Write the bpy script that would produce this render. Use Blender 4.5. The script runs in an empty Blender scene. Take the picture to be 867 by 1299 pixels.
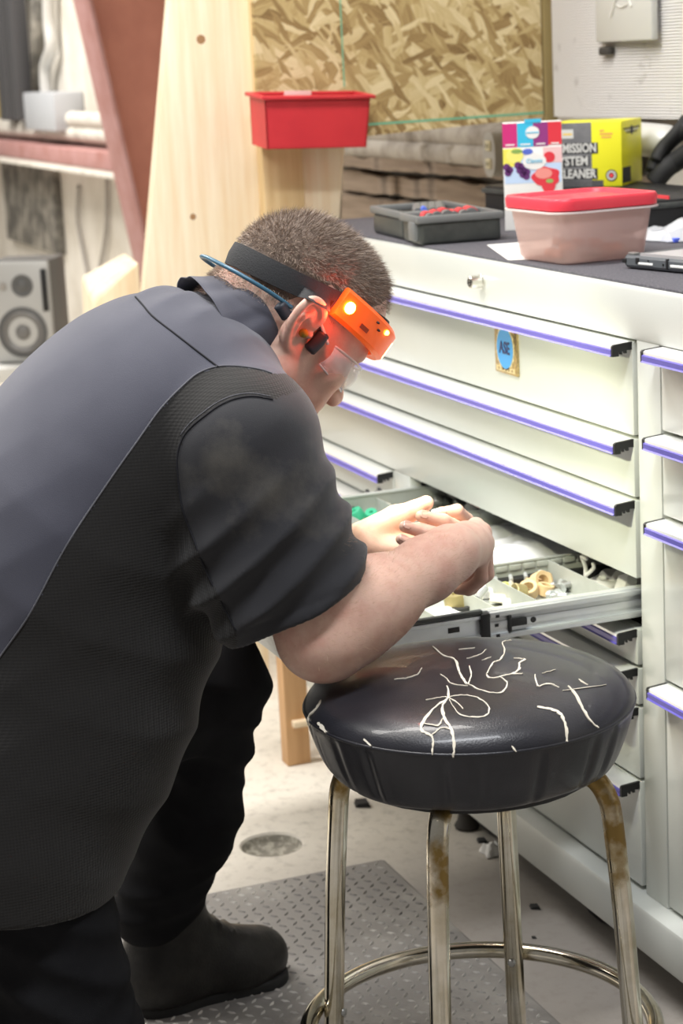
import bpy, bmesh, math, random
import numpy as np
from mathutils import Vector, Matrix

# ------------------------------------------------------------------ camera, world, lights, exposure
SC = bpy.context.scene
COL = SC.collection
random.seed(7)
RNG = np.random.default_rng(7)

FPX = 2556.75
CAM_C = np.array([2.542, -1.40, 1.41])
CAM_R = np.array([0.35567295, 0.93328573, -0.04974428])
CAM_U = np.array([-0.18981576, 0.12424875, 0.97392619])
CAM_F = np.array([-0.91513209, 0.33695695, -0.22134426])

cam_d = bpy.data.cameras.new('camera')
cam = bpy.data.objects.new('camera', cam_d)
COL.objects.link(cam)
cam.matrix_world = Matrix(((CAM_R[0], CAM_U[0], -CAM_F[0], CAM_C[0]),
                           (CAM_R[1], CAM_U[1], -CAM_F[1], CAM_C[1]),
                           (CAM_R[2], CAM_U[2], -CAM_F[2], CAM_C[2]),
                           (0, 0, 0, 1)))
cam_d.sensor_fit = 'VERTICAL'
cam_d.sensor_height = 36.0
cam_d.sensor_width = 24.0
cam_d.lens = 36.0 * FPX / 1299.0
cam_d.clip_start = 0.05
cam_d.dof.use_dof = True
cam_d.dof.focus_distance = 2.50
cam_d.dof.aperture_fstop = 7.5
SC.camera = cam

SC.view_settings.view_transform = 'Standard'
SC.view_settings.look = 'None'
SC.view_settings.gamma = 1.0
SC.view_settings.use_curve_mapping = False
SC.view_settings.exposure = 0.0

world = bpy.data.worlds.new('workshop_air')
SC.world = world
world.use_nodes = True
bg = world.node_tree.nodes['Background']
bg.inputs[0].default_value = (1.0, 0.97, 0.93, 1)
bg.inputs[1].default_value = 0.20


def area(name, loc, size, power, col=(1, 0.96, 0.9), aim=(0, 0, -1)):
    d = bpy.data.lights.new(name, 'AREA')
    d.shape = 'RECTANGLE'
    d.size, d.size_y = size
    d.energy = power
    d.color = col
    o = bpy.data.objects.new(name, d)
    COL.objects.link(o)
    o.location = loc
    o.rotation_euler = Vector(aim).to_track_quat('-Z', 'Y').to_euler()
    return o


# overhead fluorescent fittings of the workshop (all above the frame)
area('fluorescent_tube_light', (-0.55, -1.25, 3.2), (0.4, 2.4), 112, (1, 0.97, 0.92))
area('fluorescent_tube_light.001', (-6.0, -1.2, 3.6), (0.5, 2.4), 250, (1, 0.95, 0.88))
area('fluorescent_tube_light.003', (-2.6, -2.6, 3.3), (0.5, 2.0), 70, (1, 0.96, 0.90))
area('fluorescent_tube_light.002', (1.15, -0.95, 3.0), (0.3, 1.5), 56, (0.95, 0.97, 1.0))


# ------------------------------------------------------------------ picture rays -> places in the room
def ray(px, py):
    return CAM_F + (px - 433.5) / FPX * CAM_R - (py - 649.5) / FPX * CAM_U


def on_x(px, py, x):
    d = ray(px, py); return CAM_C + d * ((x - CAM_C[0]) / d[0])


def on_y(px, py, y):
    d = ray(px, py); return CAM_C + d * ((y - CAM_C[1]) / d[1])


def on_z(px, py, z):
    d = ray(px, py); return CAM_C + d * ((z - CAM_C[2]) / d[2])


def at_d(px, py, dep):
    return CAM_C + ray(px, py) * dep


# ------------------------------------------------------------------ object helpers
ROOT = {}


def uname(o):
    return o


def thing(name, label, cat, loc=(0, 0, 0), group=None):
    o = bpy.data.objects.new(name, None)
    o.empty_display_size = 0.05
    COL.objects.link(o)
    o.location = loc
    ROOT[o.name] = Vector(loc)
    o['label'] = label
    o['category'] = cat
    if group:
        o['group'] = group
    return o


def smooth_mesh(me, ang):
    if ang is None:
        return
    me.polygons.foreach_set('use_smooth', [True] * len(me.polygons))
    if ang < 179:
        try:
            me.set_sharp_from_angle(angle=math.radians(ang))
        except Exception:
            pass


def obj(name, bm, mats, parent=None, smooth=35, label=None, kind=None, loc=None):
    """bm is in world coordinates; loc is the origin of a top-level mesh."""
    me = bpy.data.meshes.new(name)
    if parent is not None:
        base = ROOT[parent.name]
    else:
        base = Vector(loc) if loc is not None else Vector((0, 0, 0))
    bmesh.ops.translate(bm, verts=bm.verts, vec=-base)
    bmesh.ops.recalc_face_normals(bm, faces=bm.faces)
    bm.to_mesh(me)
    bm.free()
    for m in (mats if isinstance(mats, (list, tuple)) else [mats]):
        me.materials.append(m)
    smooth_mesh(me, smooth)
    o = bpy.data.objects.new(name, me)
    COL.objects.link(o)
    if parent is not None:
        o.parent = parent
    else:
        o.location = base
    ROOT[o.name] = base
    if label:
        o['label'] = label
    if kind:
        o['kind'] = kind
    return o


def tag(o, label, cat, group=None):
    o['label'] = label
    o['category'] = cat
    if group:
        o['group'] = group
    return o


def struct(name, bm, mats, smooth=35, label=None):
    o = obj(name, bm, mats, None, smooth)
    o['kind'] = 'structure'
    if label:
        o['label'] = label
    return o


def copy_tree(o, loc, label=None, rotz=None):
    c = o.copy()
    COL.objects.link(c)
    c.location = loc
    if rotz is not None:
        c.rotation_euler = (0, 0, rotz)
    if label:
        c['label'] = label
    for ch in o.children:
        d = ch.copy()
        COL.objects.link(d)
        d.parent = c
        for g in ch.children:
            e = g.copy()
            COL.objects.link(e)
            e.parent = d
    return c


def BM():
    return bmesh.new()


def merge(bm, tmp, mat=0, M=None):
    if M is not None:
        bmesh.ops.transform(tmp, matrix=M, verts=tmp.verts)
    for f in tmp.faces:
        f.material_index = mat
    me = bpy.data.meshes.new('tmp')
    tmp.to_mesh(me)
    tmp.free()
    bm.from_mesh(me)
    bpy.data.meshes.remove(me)


def box(bm, x0, x1, y0, y1, z0, z1, bev=0.0, mat=0, M=None, seg=2):
    t = bmesh.new()
    bmesh.ops.create_cube(t, size=1.0)
    S = Matrix.Translation(((x0 + x1) / 2, (y0 + y1) / 2, (z0 + z1) / 2)) @ Matrix.Diagonal((abs(x1 - x0), abs(y1 - y0), abs(z1 - z0), 1))
    bmesh.ops.transform(t, matrix=S, verts=t.verts)
    if bev > 0:
        bmesh.ops.bevel(t, geom=list(t.edges), offset=bev, segments=seg, profile=0.5, affect='EDGES')
    merge(bm, t, mat, M)


def hexa(bm, bot, top, mat=0, bev=0.0):
    """solid from a bottom quad and a top quad of points"""
    t = bmesh.new()
    b = [t.verts.new(p) for p in bot]
    u = [t.verts.new(p) for p in top]
    t.faces.new(b[::-1]); t.faces.new(u)
    n = len(b)
    for i in range(n):
        j = (i + 1) % n
        t.faces.new((b[i], b[j], u[j], u[i]))
    bmesh.ops.recalc_face_normals(t, faces=t.faces)
    if bev > 0:
        bmesh.ops.bevel(t, geom=list(t.edges), offset=bev, segments=2, profile=0.5, affect='EDGES')
    merge(bm, t, mat)


def frame_from(d):
    d = Vector(d).normalized()
    a = Vector((0, 0, 1)) if abs(d.z) < 0.9 else Vector((1, 0, 0))
    u = d.cross(a).normalized()
    return u, d.cross(u).normalized()


def tube(bm, pts, r, seg=12, closed=False, caps=True, mat=0):
    pts = [Vector(p) for p in pts]
    n = len(pts)
    rs = r if isinstance(r, (list, tuple)) else [r] * n
    rings = []
    u = None
    for i, p in enumerate(pts):
        if closed:
            d = pts[(i + 1) % n] - pts[i - 1]
        else:
            d = pts[min(i + 1, n - 1)] - pts[max(i - 1, 0)]
        d = d.normalized()
        if u is None:
            u, _ = frame_from(d)
        u = (u - d * u.dot(d)).normalized()
        v = d.cross(u)
        rings.append([bm.verts.new(p + (u * math.cos(2 * math.pi * k / seg) + v * math.sin(2 * math.pi * k / seg)) * rs[i]) for k in range(seg)])
    fs = []
    m = n if closed else n - 1
    for i in range(m):
        a, b = rings[i], rings[(i + 1) % n]
        for k in range(seg):
            l = (k + 1) % seg
            fs.append(bm.faces.new((a[k], a[l], b[l], b[k])))
    if caps and not closed:
        fs.append(bm.faces.new(rings[0][::-1])); fs.append(bm.faces.new(rings[-1]))
    for f in fs:
        f.material_index = mat
    return fs


def lathe(bm, prof, center, seg=32, mat=0, axis=None, closed=False):
    """prof: (r, h) along axis"""
    c = Vector(center)
    a = Vector(axis if axis is not None else (0, 0, 1)).normalized()
    u, v = frame_from(a)
    rings = []
    for r, h in prof:
        if r < 1e-6:
            rings.append([bm.verts.new(c + a * h)])
        else:
            rings.append([bm.verts.new(c + a * h + (u * math.cos(2 * math.pi * k / seg) + v * math.sin(2 * math.pi * k / seg)) * r) for k in range(seg)])
    m = len(rings) if closed else len(rings) - 1
    for i in range(m):
        A, B = rings[i], rings[(i + 1) % len(rings)]
        for k in range(seg):
            l = (k + 1) % seg
            if len(A) == 1 and len(B) == 1:
                continue
            if len(A) == 1:
                f = bm.faces.new((A[0], B[l], B[k]))
            elif len(B) == 1:
                f = bm.faces.new((A[k], A[l], B[0]))
            else:
                f = bm.faces.new((A[k], A[l], B[l], B[k]))
            f.material_index = mat


def catmull(pts, n=8, closed=False):
    P = [Vector(p) for p in pts]
    out = []
    m = len(P)
    rng = range(m) if closed else range(m - 1)
    for i in rng:
        if closed:
            a, b, c, d = P[i - 1], P[i], P[(i + 1) % m], P[(i + 2) % m]
        else:
            a, b, c, d = P[max(i - 1, 0)], P[i], P[i + 1], P[min(i + 2, m - 1)]
        for k in range(n):
            t = k / n
            out.append(0.5 * ((2 * b) + (c - a) * t + (2 * a - 5 * b + 4 * c - d) * t * t + (3 * b - a - 3 * c + d) * t ** 3))
    if not closed:
        out.append(P[-1])
    return out


def prism(bm, pts2, M, depth, mat=0):
    """extrude the outline pts2 (x, y) by depth along local z, placed by M"""
    t = bmesh.new()
    a = [t.verts.new((x, y, 0)) for x, y in pts2]
    b = [t.verts.new((x, y, depth)) for x, y in pts2]
    t.faces.new(a[::-1]); t.faces.new(b)
    n = len(a)
    for i in range(n):
        j = (i + 1) % n
        t.faces.new((a[i], a[j], b[j], b[i]))
    merge(bm, t, mat, M)


def basis(o, x, y, z=None):
    x = Vector(x).normalized(); y = Vector(y); y = (y - x * y.dot(x)).normalized()
    z = x.cross(y)
    return Matrix(((x[0], y[0], z[0], o[0]), (x[1], y[1], z[1], o[1]), (x[2], y[2], z[2], o[2]), (0, 0, 0, 1)))


def lettering(name, text, M, size, mat, parent, extrude=0.0004, width=None, bold=0.0, align='CENTER'):
    cu = bpy.data.curves.new(name, 'FONT')
    cu.body = text
    cu.size = size
    cu.extrude = extrude
    cu.offset = bold
    cu.align_x = align
    cu.align_y = 'CENTER'
    cu.resolution_u = 3
    t = bpy.data.objects.new(name, cu)
    COL.objects.link(t)
    bpy.context.view_layer.update()
    me = bpy.data.meshes.new_from_object(t.evaluated_get(bpy.context.evaluated_depsgraph_get()))
    bpy.data.objects.remove(t)
    bpy.data.curves.remove(cu)
    bm = bmesh.new()
    bm.from_mesh(me)
    bpy.data.meshes.remove(me)
    if width:
        xs = [v.co.x for v in bm.verts]
        s = width / max(1e-6, max(xs) - min(xs))
        bmesh.ops.scale(bm, vec=(s, 1, 1), verts=bm.verts)
    bmesh.ops.transform(bm, matrix=M, verts=bm.verts)
    return obj(name, bm, mat, parent, None)


# ------------------------------------------------------------------ materials
def mat(name, col, rough=0.5, metal=0.0, var=None, bump=None, spec=0.5, coat=0.0, trans=0.0, alpha=1.0, ior=1.45, emit=None, stretch=None, sss=0.0, sheen=0.0):
    m = bpy.data.materials.new(name)
    m.use_nodes = True
    nt = m.node_tree
    b = nt.nodes['Principled BSDF']
    b.inputs['Base Color'].default_value = (*col, 1)
    b.inputs['Roughness'].default_value = rough
    b.inputs['Metallic'].default_value = metal
    b.inputs['Specular IOR Level'].default_value = spec
    b.inputs['Coat Weight'].default_value = coat
    b.inputs['Transmission Weight'].default_value = trans
    b.inputs['Alpha'].default_value = alpha
    b.inputs['IOR'].default_value = ior
    if sss:
        b.inputs['Subsurface Weight'].default_value = sss
        b.inputs['Subsurface Radius'].default_value = (0.010, 0.004, 0.002)
        b.inputs['Subsurface Scale'].default_value = 1.0
    if sheen:
        b.inputs['Sheen Weight'].default_value = sheen
        b.inputs['Sheen Roughness'].default_value = 0.5
    if emit:
        b.inputs['Emission Color'].default_value = (*emit[:3], 1)
        b.inputs['Emission Strength'].default_value = emit[3]
    tc = nt.nodes.new('ShaderNodeTexCoord')
    src = tc.outputs['Object']
    if stretch:
        mp = nt.nodes.new('ShaderNodeMapping')
        mp.inputs['Scale'].default_value = stretch
        nt.links.new(src, mp.inputs['Vector'])
        src = mp.outputs['Vector']
    if var:
        col2, scale, lo, hi = var[:4]
        n = nt.nodes.new('ShaderNodeTexNoise')
        n.inputs['Scale'].default_value = scale
        n.inputs['Detail'].default_value = 6
        n.inputs['Roughness'].default_value = 0.62
        nt.links.new(src, n.inputs['Vector'])
        mr = nt.nodes.new('ShaderNodeMapRange')
        mr.inputs['From Min'].default_value = lo
        mr.inputs['From Max'].default_value = hi
        nt.links.new(n.outputs['Fac'], mr.inputs['Value'])
        mx = nt.nodes.new('ShaderNodeMix')
        mx.data_type = 'RGBA'
        mx.inputs['A'].default_value = (*col, 1)
        mx.inputs['B'].default_value = (*col2, 1)
        nt.links.new(mr.outputs['Result'], mx.inputs['Factor'])
        nt.links.new(mx.outputs['Result'], b.inputs['Base Color'])
    if bump:
        scale, strength = bump[:2]
        n = nt.nodes.new('ShaderNodeTexNoise')
        n.inputs['Scale'].default_value = scale
        n.inputs['Detail'].default_value = bump[2] if len(bump) > 2 else 3
        nt.links.new(src, n.inputs['Vector'])
        bp = nt.nodes.new('ShaderNodeBump')
        bp.inputs['Strength'].default_value = strength
        bp.inputs['Distance'].default_value = bump[3] if len(bump) > 3 else 0.002
        nt.links.new(n.outputs['Fac'], bp.inputs['Height'])
        nt.links.new(bp.outputs['Normal'], b.inputs['Normal'])
    return m


def nd(m):
    nt = m.node_tree
    return nt, nt.nodes['Principled BSDF']


MT = {}
MT['chest'] = mat('white_powder_coat', (0.635, 0.655, 0.62), 0.30, 0, ((0.585, 0.605, 0.57), 3, 0.35, 0.8), (350, 0.06), coat=0.2)
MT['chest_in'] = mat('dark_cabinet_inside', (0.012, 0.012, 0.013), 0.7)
MT['pull_metal'] = mat('bright_pull_aluminium', (0.92, 0.93, 0.92), 0.28, 0.45)
MT['blue_trim'] = mat('violet_blue_trim', (0.13, 0.11, 0.50), 0.35)
MT['white_trim'] = mat('white_handle_plastic', (0.86, 0.87, 0.85), 0.35)
MT['black_plastic'] = mat('black_plastic', (0.012, 0.012, 0.013), 0.45, bump=(300, 0.1))
MT['mat_dark'] = mat('charcoal_worktop_liner', (0.075, 0.072, 0.085), 0.85, 0, ((0.14, 0.135, 0.15), 260, 0.45, 0.68), (420, 0.6))
MT['tray'] = mat('grey_drawer_steel', (0.50, 0.52, 0.49), 0.42, 0.1, ((0.40, 0.42, 0.39), 8, 0.4, 0.7))
MT['zinc'] = mat('zinc_slide_steel', (0.72, 0.74, 0.74), 0.38, 0.75, ((0.62, 0.65, 0.67), 14, 0.35, 0.7))
MT['chrome'] = mat('polished_chrome', (0.83, 0.82, 0.78), 0.08, 1.0)
MT['brass'] = mat('gold_badge_metal', (0.70, 0.53, 0.24), 0.28, 0.9, ((0.40, 0.30, 0.15), 200, 0.4, 0.6))
MT['badge_blue'] = mat('badge_blue_enamel', (0.06, 0.36, 0.80), 0.3)
MT['pale_gold'] = mat('pale_gold', (0.86, 0.74, 0.42), 0.3, 0.6)
MT['rubber'] = mat('black_rubber', (0.02, 0.02, 0.02), 0.7)
MT['steel_dull'] = mat('dull_steel', (0.45, 0.45, 0.44), 0.4, 0.9)
MT['white_plastic'] = mat('white_plastic', (0.85, 0.84, 0.80), 0.4)
MT['dark_grey_plastic'] = mat('dark_grey_plastic', (0.045, 0.050, 0.048), 0.42, 0, ((0.07, 0.075, 0.07), 30, 0.4, 0.7), (220, 0.15))
MT['mid_grey_plastic'] = mat('mid_grey_plastic', (0.16, 0.165, 0.165), 0.45, bump=(220, 0.1))
MT['red_plastic'] = mat('red_plastic', (0.62, 0.035, 0.045), 0.42, 0, ((0.55, 0.028, 0.04), 12, 0.4, 0.7), (200, 0.08))
MT['red_mark'] = mat('red_marking', (0.70, 0.05, 0.06), 0.5)
MT['paper'] = mat('white_paper', (0.86, 0.85, 0.82), 0.8)

# ------------------------------------------------------------------ setting materials
def floor_material():
    m = mat('worn_concrete', (0.62, 0.575, 0.50), 0.85, 0, None, (90, 0.35, 5, 0.003))
    nt, b = nd(m)
    tc = nt.nodes.new('ShaderNodeTexCoord')
    n1 = nt.nodes.new('ShaderNodeTexNoise'); n1.inputs['Scale'].default_value = 2.2; n1.inputs['Detail'].default_value = 7
    n2 = nt.nodes.new('ShaderNodeTexNoise'); n2.inputs['Scale'].default_value = 38; n2.inputs['Detail'].default_value = 6; n2.inputs['Roughness'].default_value = 0.7
    nt.links.new(tc.outputs['Object'], n1.inputs['Vector']); nt.links.new(tc.outputs['Object'], n2.inputs['Vector'])
    r1 = nt.nodes.new('ShaderNodeValToRGB')
    r1.color_ramp.elements[0].position = 0.35; r1.color_ramp.elements[0].color = (0.66, 0.61, 0.53, 1)
    r1.color_ramp.elements[1].position = 0.70; r1.color_ramp.elements[1].color = (0.78, 0.735, 0.65, 1)
    nt.links.new(n1.outputs['Fac'], r1.inputs['Fac'])
    # ground-in dirt on the walked strip in front of the chest
    sep = nt.nodes.new('ShaderNodeSeparateXYZ'); nt.links.new(tc.outputs['Object'], sep.inputs[0])
    mrx = nt.nodes.new('ShaderNodeMapRange'); mrx.inputs['From Min'].default_value = -0.75; mrx.inputs['From Max'].default_value = -0.45
    nt.links.new(sep.outputs['X'], mrx.inputs['Value'])
    mx0 = nt.nodes.new('ShaderNodeMix'); mx0.data_type = 'RGBA'
    mx0.inputs['B'].default_value = (0.36, 0.33, 0.30, 1)
    nt.links.new(r1.outputs['Color'], mx0.inputs['A']); nt.links.new(mrx.outputs['Result'], mx0.inputs['Factor'])
    mr = nt.nodes.new('ShaderNodeMapRange'); mr.inputs['From Min'].default_value = 0.50; mr.inputs['From Max'].default_value = 0.78
    mr.inputs['To Max'].default_value = 0.55
    nt.links.new(n2.outputs['Fac'], mr.inputs['Value'])
    mx = nt.nodes.new('ShaderNodeMix'); mx.data_type = 'RGBA'
    mx.inputs['B'].default_value = (0.26, 0.23, 0.20, 1)
    nt.links.new(mx0.outputs['Result'], mx.inputs['A']); nt.links.new(mr.outputs['Result'], mx.inputs['Factor'])
    nt.links.new(mx.outputs['Result'], b.inputs['Base Color'])
    return m


def osb_material():
    """pressed strands: four stacked layers of long thin flakes at different angles, with fine grain along each"""
    m = mat('oriented_strand_board', (0.55, 0.42, 0.22), 0.65)
    nt, b = nd(m)
    N = nt.nodes.new
    tc = N('ShaderNodeTexCoord')
    out = None; hgt = None
    lay = ((0.25, .030, .085, .10), (-0.55, .026, .075, .55), (1.05, .020, .070, .60), (-1.25, .015, .060, .66), (0.6, .010, .050, .72))
    for i, (ang, w, l, thr) in enumerate(lay):
        ns = N('ShaderNodeTexNoise'); ns.inputs['Scale'].default_value = 9; ns.inputs['Detail'].default_value = 3
        nt.links.new(tc.outputs['Object'], ns.inputs['Vector'])
        ad = N('ShaderNodeMix'); ad.data_type = 'VECTOR'; ad.inputs['Factor'].default_value = 0.045
        nt.links.new(tc.outputs['Object'], ad.inputs['A']); nt.links.new(ns.outputs['Color'], ad.inputs['B'])
        mp = N('ShaderNodeMapping'); mp.vector_type = 'TEXTURE'
        mp.inputs['Rotation'].default_value = (ang, 0, 0); mp.inputs['Location'].default_value = (0, 0.313 * i, 0.171 * i)
        mp.inputs['Scale'].default_value = (1, w, l)
        nt.links.new(ad.outputs['Result'], mp.inputs['Vector'])
        vo = N('ShaderNodeTexVoronoi'); vo.inputs['Scale'].default_value = 1.0
        nt.links.new(mp.outputs['Vector'], vo.inputs['Vector'])
        sp = N('ShaderNodeSeparateColor'); nt.links.new(vo.outputs['Color'], sp.inputs[0])
        gm = N('ShaderNodeMapping'); gm.inputs['Scale'].default_value = (1, 9, 0.7)
        nt.links.new(mp.outputs['Vector'], gm.inputs['Vector'])
        gn = N('ShaderNodeTexNoise'); gn.inputs['Scale'].default_value = 1.0; gn.inputs['Detail'].default_value = 3
        nt.links.new(gm.outputs['Vector'], gn.inputs['Vector'])
        sm = N('ShaderNodeMath'); sm.operation = 'MULTIPLY_ADD'; sm.inputs[1].default_value = 0.75; sm.inputs[2].default_value = -0.22
        nt.links.new(gn.outputs['Fac'], sm.inputs[0])
        s2 = N('ShaderNodeMath'); s2.operation = 'MULTIPLY_ADD'; s2.inputs[1].default_value = 0.78
        nt.links.new(sp.outputs[0], s2.inputs[0]); nt.links.new(sm.outputs[0], s2.inputs[2])
        rp = N('ShaderNodeValToRGB')
        e = rp.color_ramp.elements
        e[0].position = 0.02; e[0].color = (0.14, 0.075, 0.025, 1); e[1].position = 0.95; e[1].color = (0.68, 0.56, 0.33, 1)
        k = e.new(0.28); k.color = (0.31, 0.205, 0.08, 1); k = e.new(0.55); k.color = (0.47, 0.35, 0.155, 1)
        nt.links.new(s2.outputs[0], rp.inputs['Fac'])
        if out is None:
            out, hgt = rp.outputs['Color'], sp.outputs[1]
        else:
            gt = N('ShaderNodeMath'); gt.operation = 'GREATER_THAN'; gt.inputs[1].default_value = thr
            nt.links.new(sp.outputs[2], gt.inputs[0])
            mx = N('ShaderNodeMix'); mx.data_type = 'RGBA'
            nt.links.new(gt.outputs[0], mx.inputs['Factor']); nt.links.new(out, mx.inputs['A']); nt.links.new(rp.outputs['Color'], mx.inputs['B'])
            out = mx.outputs['Result']
            mh = N('ShaderNodeMix'); mh.data_type = 'FLOAT'
            nt.links.new(gt.outputs[0], mh.inputs['Factor']); nt.links.new(hgt, mh.inputs['A']); nt.links.new(sp.outputs[1], mh.inputs['B'])
            hgt = mh.outputs['Result']
    nt.links.new(out, b.inputs['Base Color'])
    bp = N('ShaderNodeBump'); bp.inputs['Strength'].default_value = 0.6; bp.inputs['Distance'].default_value = 0.003
    nt.links.new(hgt, bp.inputs['Height']); nt.links.new(bp.outputs['Normal'], b.inputs['Normal'])
    return m


def weave_material():
    m = mat('white_woven_sheeting', (0.88, 0.86, 0.85), 0.6)
    nt, b = nd(m)
    tc = nt.nodes.new('ShaderNodeTexCoord')
    w = nt.nodes.new('ShaderNodeTexWave'); w.bands_direction = 'Z'; w.inputs['Scale'].default_value = 52; w.inputs['Distortion'].default_value = 0.6
    nt.links.new(tc.outputs['Object'], w.inputs['Vector'])
    w2 = nt.nodes.new('ShaderNodeTexWave'); w2.bands_direction = 'X'; w2.inputs['Scale'].default_value = 40; w2.inputs['Distortion'].default_value = 0.6
    nt.links.new(tc.outputs['Object'], w2.inputs['Vector'])
    ad = nt.nodes.new('ShaderNodeMath'); ad.operation = 'MULTIPLY_ADD'; ad.inputs[1].default_value = 0.35
    nt.links.new(w2.outputs['Fac'], ad.inputs[0]); nt.links.new(w.outputs['Fac'], ad.inputs[2])
    bp = nt.nodes.new('ShaderNodeBump'); bp.inputs['Strength'].default_value = 1.0; bp.inputs['Distance'].default_value = 0.004
    nt.links.new(ad.outputs[0], bp.inputs['Height']); nt.links.new(bp.outputs['Normal'], b.inputs['Normal'])
    n = nt.nodes.new('ShaderNodeTexNoise'); n.inputs['Scale'].default_value = 15; n.inputs['Detail'].default_value = 5
    nt.links.new(tc.outputs['Object'], n.inputs['Vector'])
    mr = nt.nodes.new('ShaderNodeMapRange'); mr.inputs['From Min'].default_value = 0.66; mr.inputs['From Max'].default_value = 0.85
    nt.links.new(n.outputs['Fac'], mr.inputs['Value'])
    mx = nt.nodes.new('ShaderNodeMix'); mx.data_type = 'RGBA'
    mx.inputs['A'].default_value = (0.88, 0.86, 0.85, 1); mx.inputs['B'].default_value = (0.36, 0.33, 0.31, 1)
    nt.links.new(mr.outputs['Result'], mx.inputs['Factor']); nt.links.new(mx.outputs['Result'], b.inputs['Base Color'])
    return m


def wood(name, a, c, rough=0.6, axis='Z', scale=1.0):
    st = {'Z': (26, 26, 1.6), 'X': (1.6, 26, 26), 'Y': (26, 1.6, 26)}[axis]
    return mat(name, a, rough, 0, (c, 1.6 * scale, 0.35, 0.72), (3, 0.15), stretch=st)


MT['floor'] = floor_material()
MT['osb'] = osb_material()
MT['weave'] = weave_material()
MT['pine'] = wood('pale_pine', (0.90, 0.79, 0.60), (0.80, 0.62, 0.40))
MT['pine_shaded'] = wood('shaded_pine', (0.78, 0.60, 0.34), (0.62, 0.42, 0.2))  # darker copy of the pine; the post's shade is in the colour
MT['pine_shelf'] = wood('orange_pine', (0.66, 0.40, 0.20), (0.52, 0.29, 0.13))
MT['old_shaded_board'] = wood('weathered_shaded_board', (0.27, 0.205, 0.15), (0.12, 0.08, 0.05), 0.85, 'X')  # old wood, coloured darker to carry the shade under the strand board
MT['wall_sheet'] = mat('grubby_white_wall_liner', (0.72, 0.69, 0.63), 0.7, 0, ((0.52, 0.48, 0.41), 2.6, 0.42, 0.72), (30, 0.25))
MT['red_primer'] = mat('red_oxide_primer', (0.55, 0.23, 0.165), 0.6, 0, ((0.46, 0.18, 0.13), 5, 0.35, 0.7), (260, 0.12))
MT['red_primer_pale'] = mat('pinkish_red_primer', (0.42, 0.235, 0.225), 0.7, 0, ((0.33, 0.15, 0.13), 9, 0.4, 0.75))  # pinker, greyer primer for flange and girt
MT['conduit'] = mat('grey_conduit', (0.62, 0.62, 0.60), 0.45, 0.2)
MT['conduit_white'] = mat('white_painted_pipe', (0.66, 0.63, 0.57), 0.6, 0, ((0.42, 0.39, 0.34), 12, 0.45, 0.7))
MT['shaded_pipe'] = mat('shade_darkened_pipe', (0.40, 0.36, 0.31), 0.75, 0, ((0.16, 0.13, 0.10), 7, 0.42, 0.66))  # brown darkening paints in the shade on these pipes
MT['box_grey'] = mat('grey_electrical_box_paint', (0.44, 0.46, 0.49), 0.5)
MT['dark_stain'] = mat('sooty_dark_board', (0.10, 0.095, 0.085), 0.8, 0, ((0.34, 0.32, 0.28), 9, 0.42, 0.66))
MT['dirty_grey'] = mat('dusty_grey', (0.30, 0.28, 0.26), 0.7)
MT['green_line'] = mat('green_chalk_line', (0.16, 0.42, 0.27), 0.8)
MT['speaker_silver'] = mat('silver_speaker_face', (0.46, 0.46, 0.45), 0.45, 0.3)
MT['speaker_side'] = mat('grey_speaker_cabinet', (0.11, 0.108, 0.105), 0.55)
MT['speaker_cone'] = mat('speaker_cone_grey', (0.10, 0.10, 0.10), 0.5)
MT['yellow_card'] = mat('yellow_box_card', (0.80, 0.76, 0.02), 0.45)

# ------------------------------------------------------------------ floor
HOLE = on_z(345, 1071, 0)
bm = BM()
hx, hy = float(HOLE[0]), float(HOLE[1])
prof = [(13.0, 0.0), (4.0, 0.0), (0.8, 0.0), (0.2, 0.0), (0.060, 0.0), (0.056, -0.004), (0.050, -0.016), (0.028, -0.024), (0, -0.024)]
lathe(bm, prof, (hx, hy, 0), 48)
for f in bm.faces:
    c = f.calc_center_median()
    f.material_index = 1 if (c.x - hx) ** 2 + (c.y - hy) ** 2 < 0.055 ** 2 else 0
fl = struct('floor', bm, [MT['floor'], mat('floor_pit_dirt', (0.26, 0.24, 0.20), 0.95, 0, ((0.48, 0.45, 0.38), 60, 0.45, 0.6), (90, 0.6))], 40)

# checker-plate rubber floor mat: slab, raised bars
MX0, MX1, MY0, MY1 = -0.614, 1.55, -1.75, -0.190
mat_rubber = mat('grey_rubber_mat', (0.235, 0.222, 0.21), 0.75, 0, ((0.42, 0.40, 0.37), 3.6, 0.50, 0.72), (160, 0.3))
mat_bars = mat('worn_raised_bars', (0.22, 0.208, 0.198), 0.7, 0, ((0.62, 0.60, 0.56), 3.0, 0.48, 0.60))
fm = thing('floor_mat', 'grey rubber floor mat with raised tread bars under the stool', 'mat', (MX0, MY0, 0))
bm = BM()
hexa(bm, [(MX0, MY0, 0.0005), (MX1, MY0, 0.0005), (MX1, MY1, 0.0005), (MX0, MY1, 0.0005)],
     [(MX0 + .012, MY0 + .012, 0.008), (MX1 - .012, MY0 + .012, 0.008), (MX1 - .012, MY1 - .012, 0.008), (MX0 + .012, MY1 - .012, 0.008)])
obj('mat_slab', bm, mat_rubber, fm)
V, F = [], []
pit = 0.0215
nx = int((1.45 - MX0) / pit); ny = int((MY1 - (-1.45)) / pit)
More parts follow.
